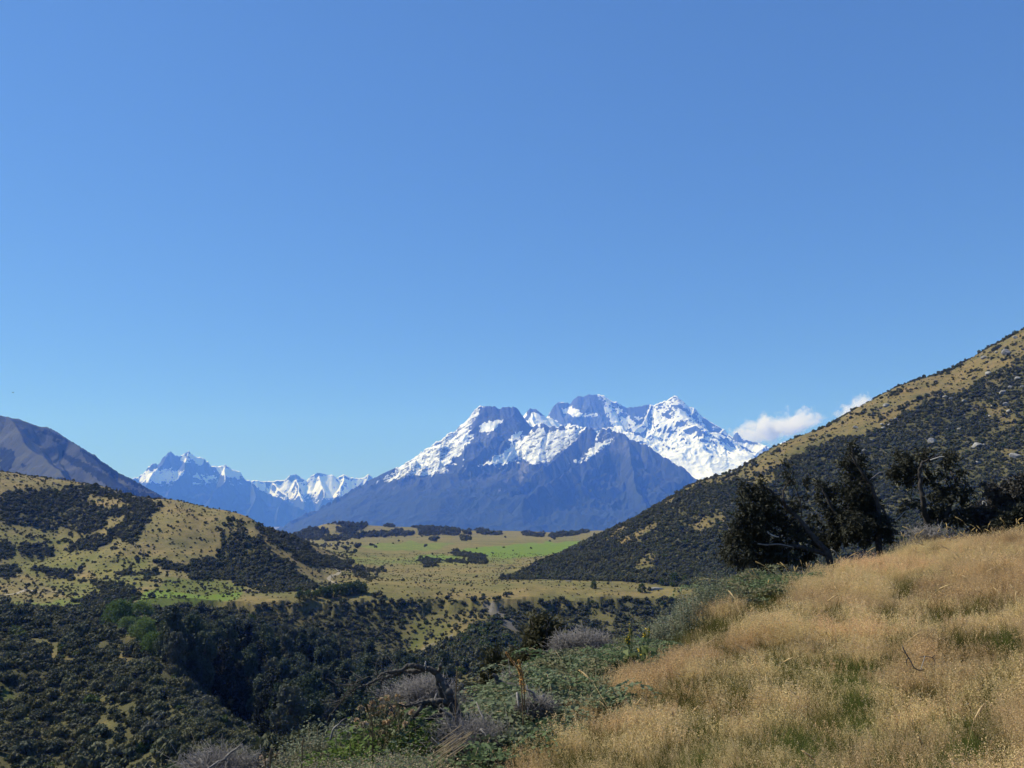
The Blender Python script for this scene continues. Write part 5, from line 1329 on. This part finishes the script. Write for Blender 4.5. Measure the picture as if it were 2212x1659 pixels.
mullein("taller yellow flowering mullein with broad pale leaves at the grass edge", ze, (1750, 850), [([(1752,800),(1745,650),(1735,560),(1735,470)], .5), ([(1745,650),(1715,580),(1708,510)], .6), ([(1755,700),(1765,560),(1745,400)], .35)], 12.4, M_MULL, .022, .24, 2, True)
mullein("slimmer yellow flowering mullein right of the taller one", ze, (1930, 740), [([(1930,680),(1930,560),(1940,470),(1945,410)], .55), ([(1930,600),(1900,520),(1890,460)], .5)], 12.8, M_MULL, .022, .22, 3, True)
mullein("small yellow tipped mullein between the two tall ones", ze, (1850, 800), [([(1850,740),(1852,670),(1850,620)], .6)], 12.5, M_MULL, .02, .2, 4, True)
mullein("thin dry mullein stalk right of the twisted dead tree", zd, (1995, 700), [([(2000,640),(2008,500),(2012,400),(2015,332)], .5), ([(2000,600),(2040,570),(2050,540)], .5)], 9.0, M_STALK, .010, seed=5)
mullein("brown leaning mullein stalk left of the dead tree's low limb", zd, (1090, 1020), [([(1080,980),(1050,880),(1015,780),(998,738)], .5)], 8.6, M_KOLIVE, .014, seed=6)
zb = lambda x, y: (378 + .1465 * x, 1566 + .1465 * y)
mullein("pale three pronged mullein stalk at the bottom left edge", zb, (1330, 600), [([(1330,570),(1325,500),(1310,440),(1302,398)], .5), ([(1328,500),(1340,450),(1352,425)], .6)], 8.4, M_STALK, .012, seed=7)
mullein("pair of straight pale mullein stalks at the bottom left edge", zb, (1410, 560), [([(1405,500),(1405,430),(1420,350)], .6), ([(1420,500),(1435,420),(1438,350)], .6)], 8.5, M_STALK, .013, seed=8)
mullein("short pale stalk beside the leafy shrub at lower left", zb, (1880, 320), [([(1880,290),(1890,240),(1898,205)], .6)], 8.6, M_STALK, .013, seed=9)
# thistles gone to seed
def thistle_parts(seed):
    rng = np.random.default_rng(seed); st = MB(); lv = MB(); heads = []
    for k in range(6):
        d = rng.normal(0, .16, 3); d[2] = rng.uniform(.62, 1.0)
        P = smooth(np.array([[0, 0, 0], d * [.3, .3, .5] + rng.normal(0, .02, 3), d]), 4); st.tube(P, np.linspace(.007, .003, len(P)), 4)
        q = P[rng.integers(2, len(P), 26)] + rng.normal(0, .045, (26, 3)); lv.leaves(q, .03, 2.6, rng)
        h = MB(); n = 70; dd = rng.normal(size=(n, 3)); dd[:, 2] = dd[:, 2] * .7 + .5; dd /= np.linalg.norm(dd, axis=1, keepdims=True)
        h.leaves(d + dd * rng.uniform(.006, .042, (n, 1)), .028, 1.2, rng, dirs=dd); heads.append(h.mesh("seed_head", [M_HEADS]))
    return [("stems", st.mesh("stems", [M_STALK])), ("leaves", lv.mesh("leaves", [M_THISTLE]))] + [("seed_head", h) for h in heads]
thist = [thistle_parts(560 + k) for k in range(3)]
for w, lst in {"thistle with tan seed heads under the dead tree's long limb": ((1050,705),(1180,695),(1400,710),(1270,770),(1340,790),(1120,760)),
               "thistle with fluffy tan seed heads at the bottom centre": ((1250,1030),(1430,1030),(1060,1040),(1180,1080),(1330,1060),(1560,1010),(1500,1100),(900,1140),(960,1180),(1100,1180),(1280,1190),(1400,1200),(1200,1260),(1320,1290),(1480,1240),(930,1300),(1060,1320),(1600,1160),(880,1370),(1380,1370)),
               "thistle with pale heads at the bottom left edge": ((350,1330),(250,1370),(30,1320),(-60,1370))}.items():
    for (x, y) in lst:
        a, b = zd(x, y); s = RNG.uniform(.62, .85); p, r_ = stand(a, b - 6, .95 * s)
        put_parts("thistle", thist[RNG.integers(0, 3)], p, s, RNG.uniform(0, 6.28), w, "thistle", w.replace("thistle", "thistles"))
# fallen straw stalks, twigs in the grass, stones
m = MB(); rg = np.random.default_rng(570); b0 = at(*zd(1980, 1260), 7.2); b0[2] = gz(b0[0], b0[1])
for k in range(26):
    x0 = 1740 + 9 * k + rg.normal(0, 30); y0 = 1330 - 3 * k + rg.normal(0, 55); dx = rg.uniform(120, 260); P = smooth(to3(zd, [(x0, y0), (x0 + dx * .5, y0 - dx * .36), (x0 + dx, y0 - dx * .72)], 7.1 + rg.normal(0, .12)), 3)
    m.tube(P - b0, .0022, 4)
tag(m.build("fallen_stalks", M_STALK, loc=b0), "sheaf of fallen straw coloured stalks right of the thistles", "stalks")
zg = lambda x, y: (1782 + .1943 * x, 1404 + .1943 * y)
rr = 9.0; b0 = at(*zg(980, 220), rr); org = np.array([b0[0], b0[1], gz(b0[0], b0[1])]); o = empty("dead_twig", org)
m = MB()
for pts, a, b in (([(860,-40),(900,40),(950,120),(990,200)], .006, .005), ([(900,40),(860,20),(840,-10)], .003, .002), ([(930,90),(905,120),(915,180)], .005, .003), ([(990,200),(1050,225),(1110,215)], .006, .004), ([(1050,80),(1120,72),(1190,85),(1220,120),(1222,180),(1210,230)], .0038, .003), ([(1190,85),(1222,60)], .004, .003)):
    P = smooth(to3(zg, pts, rr), 4); m.tube(P - org, np.linspace(a, b, len(P)), 5)
m.build("stem", M_DARKDEAD, o)
m = MB(); P = smooth(to3(zg, [(1112,65),(1090,140),(1066,215)], rr - .1), 4); m.tube(P - org, .003, 5); m.build("pale_stem", M_PALE, o)
tag(o, "small dead branch with dark and pale stems lying in the dry grass", "dead branch")
for (a, b, s, lb) in ((1275, 1491, .16, "flat pale stone at the grass edge beside the ferns"), (1429, 1418, .09, "whitish stone in the grass below the yellow mulleins")):
    p, r_ = stand(a, b, .06, on_grass=True); o = link("stone", rocks[2], loc=p + Vector((0, 0, .1))); o.scale = (s * 1.4, s, s * .8); tag(o, lb, "stone")
# a bird far out in the sky
p = at(28, 848, 120); m = MB()
m.tube(np.array([[-.11, 0, 0], [-.04, 0, .01], [.05, 0, .012], [.13, 0, 0]]), [.008, .035, .03, .006], 6)
bird = m.build("bird", plain("dark_plumage", (.03, .03, .035), (.05, .05, .05), 5), loc=p)
w = MB(); 
for sg in (-1, 1): w.add([(-.03, 0, .02), (.06, 0, .02), (.03, sg * .16, .07), (-.02, sg * .15, .06), (-.03, sg * .30, .02)], [(0, 1, 2), (0, 2, 3), (3, 2, 4)])
w.build("wing", bird.data.materials[0], bird); tag(bird, "tiny dark bird flying in the sky at the left edge", "bird"); bird.rotation_euler = (0, 0, .5)

# ------------------------------------------------------------------ grass of the knoll
def grass_material(name, trans, lo=.75, hi=1.25):
    m, nt, out = nmat(name)
    c = aread(nt, "tint", 'INSTANCER').outputs["Color"]
    g = N(nt, "ShaderNodeNewGeometry")
    c = mixc(nt, 1.0, c, ramp(nt, g.outputs["Random Per Island"], [(0, (lo,) * 3), (1, (hi,) * 3)]), 'MULTIPLY')
    d = N(nt, "ShaderNodeBsdfDiffuse"); t = N(nt, "ShaderNodeBsdfTranslucent")
    nt.links.new(c, d.inputs[0]); nt.links.new(c, t.inputs[0])
    mx = N(nt, "ShaderNodeMixShader"); mx.inputs[0].default_value = trans
    nt.links.new(d.outputs[0], mx.inputs[1]); nt.links.new(t.outputs[0], mx.inputs[2]); nt.links.new(mx.outputs[0], out.inputs[0])
    return m
M_DRY = grass_material("dry_grass", .38)
M_BLADE = grass_material("green_blade", .35)
def blades(mb, rng, n, h, w, spread, lean, panicle=0, plen=.11, pw=.03, ps=.007):
    """stems as tapering slivers, bent by the wind, each with an airy seed panicle"""
    a = rng.uniform(0, 6.283, n); q = spread * np.sqrt(rng.uniform(0, 1, n))
    B = np.stack([np.cos(a) * q, np.sin(a) * q, np.zeros(n)], -1)
    L = h * rng.uniform(.6, 1.1, n)
    ld = rng.normal(0, lean, (n, 2)) + [lean * .5, -lean * .2]
    M1 = B + np.stack([ld[:, 0] * L * .3, ld[:, 1] * L * .3, L * .55], -1); T = B + np.stack([ld[:, 0] * L, ld[:, 1] * L, L * .97], -1)
    th = rng.uniform(0, 6.283, n); s = np.stack([np.cos(th), np.sin(th), np.zeros(n)], -1) * w / 2
    V = np.stack([B - s, B + s, M1 - s * .8, M1 + s * .8, T], 1).reshape(-1, 3); i = np.arange(n)[:, None] * 5
    mb.add(V, np.vstack([i + [0, 1, 3], i + [0, 3, 2], i + [2, 3, 4]]))
    if panicle:
        k = np.repeat(np.arange(n), panicle); t = rng.uniform(-.1, 1, len(k))
        d = (T - M1); d /= np.linalg.norm(d, axis=1, keepdims=True)
        P = T[k] - d[k] * (t * plen)[:, None] + rng.normal(0, 1, (len(k), 3)) * (pw * (.25 + .75 * np.clip(t, 0, 1)))[:, None]
        mb.leaves(P, ps * rng.uniform(.6, 1.4, len(k)), 1.9, rng, up=.8)
kinds = []
for k in range(4):
    mb = MB(); rng = np.random.default_rng(600 + k)
    blades(mb, rng, 24, .37, .0026, .13, .20, (44 if k < 2 else 26), .13, .022, (.0034 if k < 2 else .0055)); blades(mb, rng, 22, .20, .0034, .14, .45)
    kinds.append(mb.mesh("dry_tuft", [M_DRY]))
for k in range(2):
    mb = MB(); rng = np.random.default_rng(610 + k)
    blades(mb, rng, 70, .34, .0055, .14, .32); kinds.append(mb.mesh("green_tuft", [M_BLADE]))
for k in range(2):   # tall stalks with dense pale heads
    mb = MB(); rng = np.random.default_rng(620 + k)
    for j in range(2):
        b = rng.normal(0, .06, 2); hh = rng.uniform(.40, .52); ln = rng.normal(0, .16, 2) + [.1, 0]
        P = np.array([[b[0], b[1], 0], [b[0] + ln[0] * .3, b[1] + ln[1] * .3, hh * .55], [b[0] + ln[0], b[1] + ln[1], hh], [b[0] + ln[0] * 1.25, b[1] + ln[1] * 1.25, hh + .04], [b[0] + ln[0] * 1.45, b[1] + ln[1] * 1.45, hh + .065]])
        mb.tube(P[:3], .0012, 3); mb.tube(P[2:], [.004, .007, .002], 5); 
        q = P[2] + (P[4] - P[2]) * rng.uniform(0, 1, (50, 1)) + rng.normal(0, .004, (50, 3)); mb.leaves(q, .009, 1.8, rng)
    kinds.append(mb.mesh("seed_stalk", [M_DRY]))
# patches: (px, py, half width, half height, kind of grass)
PATCH = [(1840,1437,85,16,'g'),(1750,1440,40,12,'o'),(1545,1352,38,12,'o'),(1480,1370,40,14,'o'),(1690,1505,46,12,'o'),(1850,1515,60,18,'g'),(1800,1560,60,14,'o'),(1730,1600,60,22,'g'),(1640,1610,40,20,'o'),(1900,1640,90,18,'o'),(2080,1600,70,26,'g'),(2140,1560,50,26,'o'),(2190,1385,45,20,'g'),(2080,1395,60,12,'o'),
         (1960,1262,40,12,'o'),(1480,1485,40,14,'o'),(1600,1500,36,14,'o'),(1680,1400,50,10,'o'),(1330,1520,50,14,'o'),(1300,1600,50,14,'o'),(1650,1290,60,12,'o'),(2040,1330,70,10,'o'),(1240,1650,70,14,'o'),(1450,1620,50,16,'o'),(1990,1460,50,10,'o'),(1560,1560,50,12,'o'),(1790,1400,30,10,'o'),(1830,1200,40,8,'o'),(2150,1470,30,14,'g'),(1990,1585,40,16,'o'),(1400,1420,36,10,'o'),(1560,1450,40,12,'o'),(1500,1545,40,14,'g'),(1620,1660,60,18,'o'),(1380,1660,60,16,'o'),(1530,1640,40,16,'g'),(1760,1655,60,18,'o'),(2010,1655,70,18,'o'),(1700,1450,36,10,'g'),(1780,1500,40,12,'o'),(1930,1540,46,12,'o'),(2060,1510,40,12,'o'),(2180,1620,50,20,'o'),(1880,1590,40,12,'g'),(1590,1410,36,10,'o'),(1930,1390,40,10,'o'),(2150,1300,40,9,'o'),(1800,1320,46,9,'o'),(1920,1320,36,8,'o')]
def knoll(n, r0, r1, seed, over=.6):
    rng = np.random.default_rng(seed); a0, a1 = float(az_of(860)), float(az_of(4000))
    r = np.sqrt(rng.uniform(r0 ** 2, r1 ** 2, n)); az = rng.uniform(a0, a1, n); k = r < edge_r(az) + over * rng.uniform(0, 1, n) ** 2
    r, az = r[k], az[k]; return np.sin(az) * r, np.cos(az) * r, r, az, rng
X, Y, S, K, T = [], [], [], [], []
TAN = np.array([(.60,.43,.225),(.56,.385,.205),(.62,.465,.255),(.51,.40,.195),(.58,.46,.235),(.54,.365,.20)])
for (n, r0, r1, sc, seed) in ((11800, 1.2, 7.5, .85, 71), (17600, 7.5, 13, .98, 72), (23000, 13, 25.5, 1.05, 73)):
    x, y, r, az, rng = knoll(n, r0, r1, seed); z = height(x, y); px, py = project(np.stack([x, y, z + .26], -1)); m = len(x)
    big = fbm(x / 1.6, y / 1.6, 3, 120); col = fbm(x / 3.2, y / 3.2, 3, 126); cl = fbm(x / .5, y / .5, 2, 130)
    k = rng.integers(0, 2, m) + (2 if r0 > 7 else 0); s = sc * rng.uniform(.75, 1.2, m) * (1 + .25 * big)
    t = TAN[np.clip((rng.uniform(0, 6, m) * .45 + (col + .45) * 3.6).astype(int), 0, 5)] * (1.07 + .24 * cl + .30 * col + .1 * rng.normal(size=m))[:, None]
    gp = np.zeros(m); og = np.zeros(m); px2, py2 = project(np.stack([x, y, z + .42], -1)); wob = 14 * fbm(x / .6, y / .6, 3, 150)
    for (a, b, w, h, kd) in PATCH:
        d = np.minimum(((px - a + wob) / w) ** 2 + ((py - b + wob * .5) / (h * 1.25)) ** 2, ((px2 - a + wob) / w) ** 2 + ((py2 - b + wob * .5) / (h * 1.25)) ** 2); v = np.exp(-d * 1.0)
        if kd == 'g': gp = np.maximum(gp, v)
        else: og = np.maximum(og, v)
    base_g = .10 + .62 * ss(fbm(x / 1.5, y / 1.5, 4, 140), .0, .42)
    u = rng.uniform(size=m); g_ = (u < gp * 1.0) | (u < og * 1.05) | (u < base_g * .8)
    k = np.where(g_, rng.integers(4, 6, m), k)
    gc = np.where((gp > .35)[:, None], np.array([.12, .142, .038]), np.array([.12, .115, .034])) * rng.uniform(.6, 1.4, (m, 1))
    t = np.where(g_[:, None], gc, t); s = np.where(g_, s * .9, s * (1 - .45 * np.maximum(gp, og * .8)))
    st = (rng.uniform(size=m) < .011) & (r > 5.2)
    k = np.where(st & ~g_, 6 + rng.integers(0, 2, m), k); t = np.where((st & ~g_)[:, None], np.array([.60, .46, .25]) * rng.uniform(.8, 1.15, (m, 1)), t)
    X.append(x); Y.append(y); S.append(s); K.append(k); T.append(t)
# seed stalks standing up against the trees along the crest
crest = []
for a, b in [(1700,1210),(1725,1215),(1741,1205),(1760,1222),(1790,1190),(1812,1178),(1835,1205),(1642,1232),(1655,1228),(1720,1228),(1745,1226),(1800,1215),(2015,1128),(2032,1130),(2045,1133),(2075,1136),(2100,1140),(2135,1138),(2150,1135),(2165,1133),(2175,1130),(2185,1132),(2196,1128),(2208,1130),(2120,1142),(2060,1150),(2190,1142),(2170,1145),(1990,1150),(1960,1165),(1955,1170)]:
    p, r_ = stand(a, b, .52, 8, 26, True); crest.append((p.x, p.y))
crest = np.array(crest); X.append(crest[:, 0]); Y.append(crest[:, 1]); S.append(np.full(len(crest), 1.2)); K.append(6 + np.arange(len(crest)) % 2); T.append(np.tile([.58, .44, .20], (len(crest), 1)))
X, Y, S, K, T = map(np.concatenate, (X, Y, S, K, T)); Zg = height(X, Y)
dry = (K < 4) | (K > 5)
g0 = scatter("dry_grass", kinds, X[dry], Y[dry], Zg[dry] - .02, S[dry], K[dry], 1.0, tilt=.08, tint=T[dry], seed=81)
tag(g0, "tall dry tan grass covering the near knoll", "grass")
g1 = scatter("green_grass", kinds, X[~dry], Y[~dry], Zg[~dry] - .02, S[~dry], K[~dry], 1.0, tilt=.15, tint=T[~dry], seed=82)
tag(g1, "green grass tufts showing through the dry grass", "grass")
# low growth over the steep bank beyond the grass
rng = np.random.default_rng(90); n = 14000; a0, a1 = float(az_of(150)), float(az_of(2320)); az = rng.uniform(a0, a1, n)
e = np.maximum(edge_r(az), 5.2); r = e - .5 + 7.5 * rng.uniform(0, 1, n) ** 1.3; x, y = np.sin(az) * r, np.cos(az) * r
keep = rng.uniform(size=n) < np.where(r < e, .25, .9); x, y, az, r = x[keep], y[keep], az[keep], r[keep]; m = len(x)
low = []
for k in range(4):
    mb = MB(); q = np.random.default_rng(640 + k); c = q.normal(0, .14, (1400, 3)); c[:, 2] = np.abs(q.normal(0, .12, 1400)) + .02
    mb.leaves(c[:900], .019, 1.8, q, up=.2, flat=.4); blades(mb, q, 14, .34, .005, .2, .5); low.append(mb.mesh("low_growth", [M_BLADE]))
tt = np.array([(.17,.21,.12),(.21,.235,.15),(.27,.25,.17),(.34,.28,.18),(.12,.16,.07),(.25,.22,.17)])[rng.integers(0, 6, m)] * rng.uniform(.7, 1.25, (m, 1))
u0 = scatter("undergrowth", low, x, y, height(x, y) - .03, rng.uniform(.35, .75, m), rng.integers(0, 4, m), 1.0, tilt=.25, tint=tt, seed=83)
tag(u0, "low grey green weeds and litter on the steep near bank", "undergrowth")

# ------------------------------------------------------------------ air: one even box of haze; clouds beyond it
HAZE_D = 6.4e-5
HAZE_C = (.10, .265, 1.0)
def box(name, lo, hi, mat=None):
    (a, b, c), (d, e, f) = lo, hi
    V = [(a,b,c),(d,b,c),(d,e,c),(a,e,c),(a,b,f),(d,b,f),(d,e,f),(a,e,f)]
    Q = [(0,3,2,1),(4,5,6,7),(0,1,5,4),(1,2,6,5),(2,3,7,6),(3,0,4,7)]
    return link(name, make_mesh(name, V, quads=Q, mats=[mat] if mat else []))
m, nt, out = nmat("haze_air")
pv = N(nt, "ShaderNodeVolumePrincipled")
pv.inputs["Color"].default_value = (*HAZE_C, 1)
pv.inputs["Density"].default_value = HAZE_D
pv.inputs["Absorption Color"].default_value = (1, 1, 1, 1)
pv.inputs["Anisotropy"].default_value = 0.1
nt.links.new(pv.outputs[0], out.inputs["Volume"])
tag(box("haze", (-27000, -1600, -285), (27000, 24600, 2560), m), kind='stuff')

def cloud(name, px, py, wpx, hpx, tilt, label, seed, full=.75):
    r = 26600.0; c = at(px, py, r); k = r / FPX
    o = box(name, (-1, -1, -1), (1, 1, 1), None)
    m, nt, out = nmat(name + "_vapour")
    tc = N(nt, "ShaderNodeTexCoord"); mp = N(nt, "ShaderNodeMapping"); mp.inputs["Location"].default_value = (seed * 3.1, seed, 0); mp.inputs["Scale"].default_value = (wpx * k / 1000, wpx * k / 1400, hpx * k / 1000)
    nt.links.new(tc.outputs["Object"], mp.inputs[0])
    n = noise(nt, 1.25, 6, .6, mp.outputs[0])
    ln = N(nt, "ShaderNodeVectorMath"); ln.operation = 'LENGTH'; nt.links.new(tc.outputs["Object"], ln.inputs[0])
    f = math_(nt, 'SUBTRACT', math_(nt, 'MULTIPLY', math_(nt, 'SUBTRACT', n, .5), 3.4), math_(nt, 'SUBTRACT', math_(nt, 'MULTIPLY', ln.outputs["Value"], 1.5), full))
    d = math_(nt, 'MULTIPLY', math_(nt, 'MULTIPLY', f, 2.2, True), .0065)
    v = N(nt, "ShaderNodeVolumePrincipled"); v.inputs["Color"].default_value = (1, 1, 1, 1); v.inputs["Anisotropy"].default_value = .2
    nt.links.new(d, v.inputs["Density"]); nt.links.new(v.outputs[0], out.inputs["Volume"])
    o.data.materials.clear(); o.data.materials.append(m)
    o.location = c; o.scale = (wpx * k / 2, wpx * k / 2.6, hpx * k / 2); o.rotation_euler = (0, -tilt, -float(az_of(px)))
    return tag(o, label, "cloud", kind='stuff')
cloud("cloud", 1672, 924, 330, 88, math.radians(15), "small white cumulus cloud trailing off the snowy ridge", 1)
cloud("cloud", 1852, 884, 104, 60, math.radians(36), "small white cloud puff just above the right hill's skyline", 2, 1.0)
SC.cycles.volume_step_rate = 1.0
SC.cycles.volume_max_steps = 128
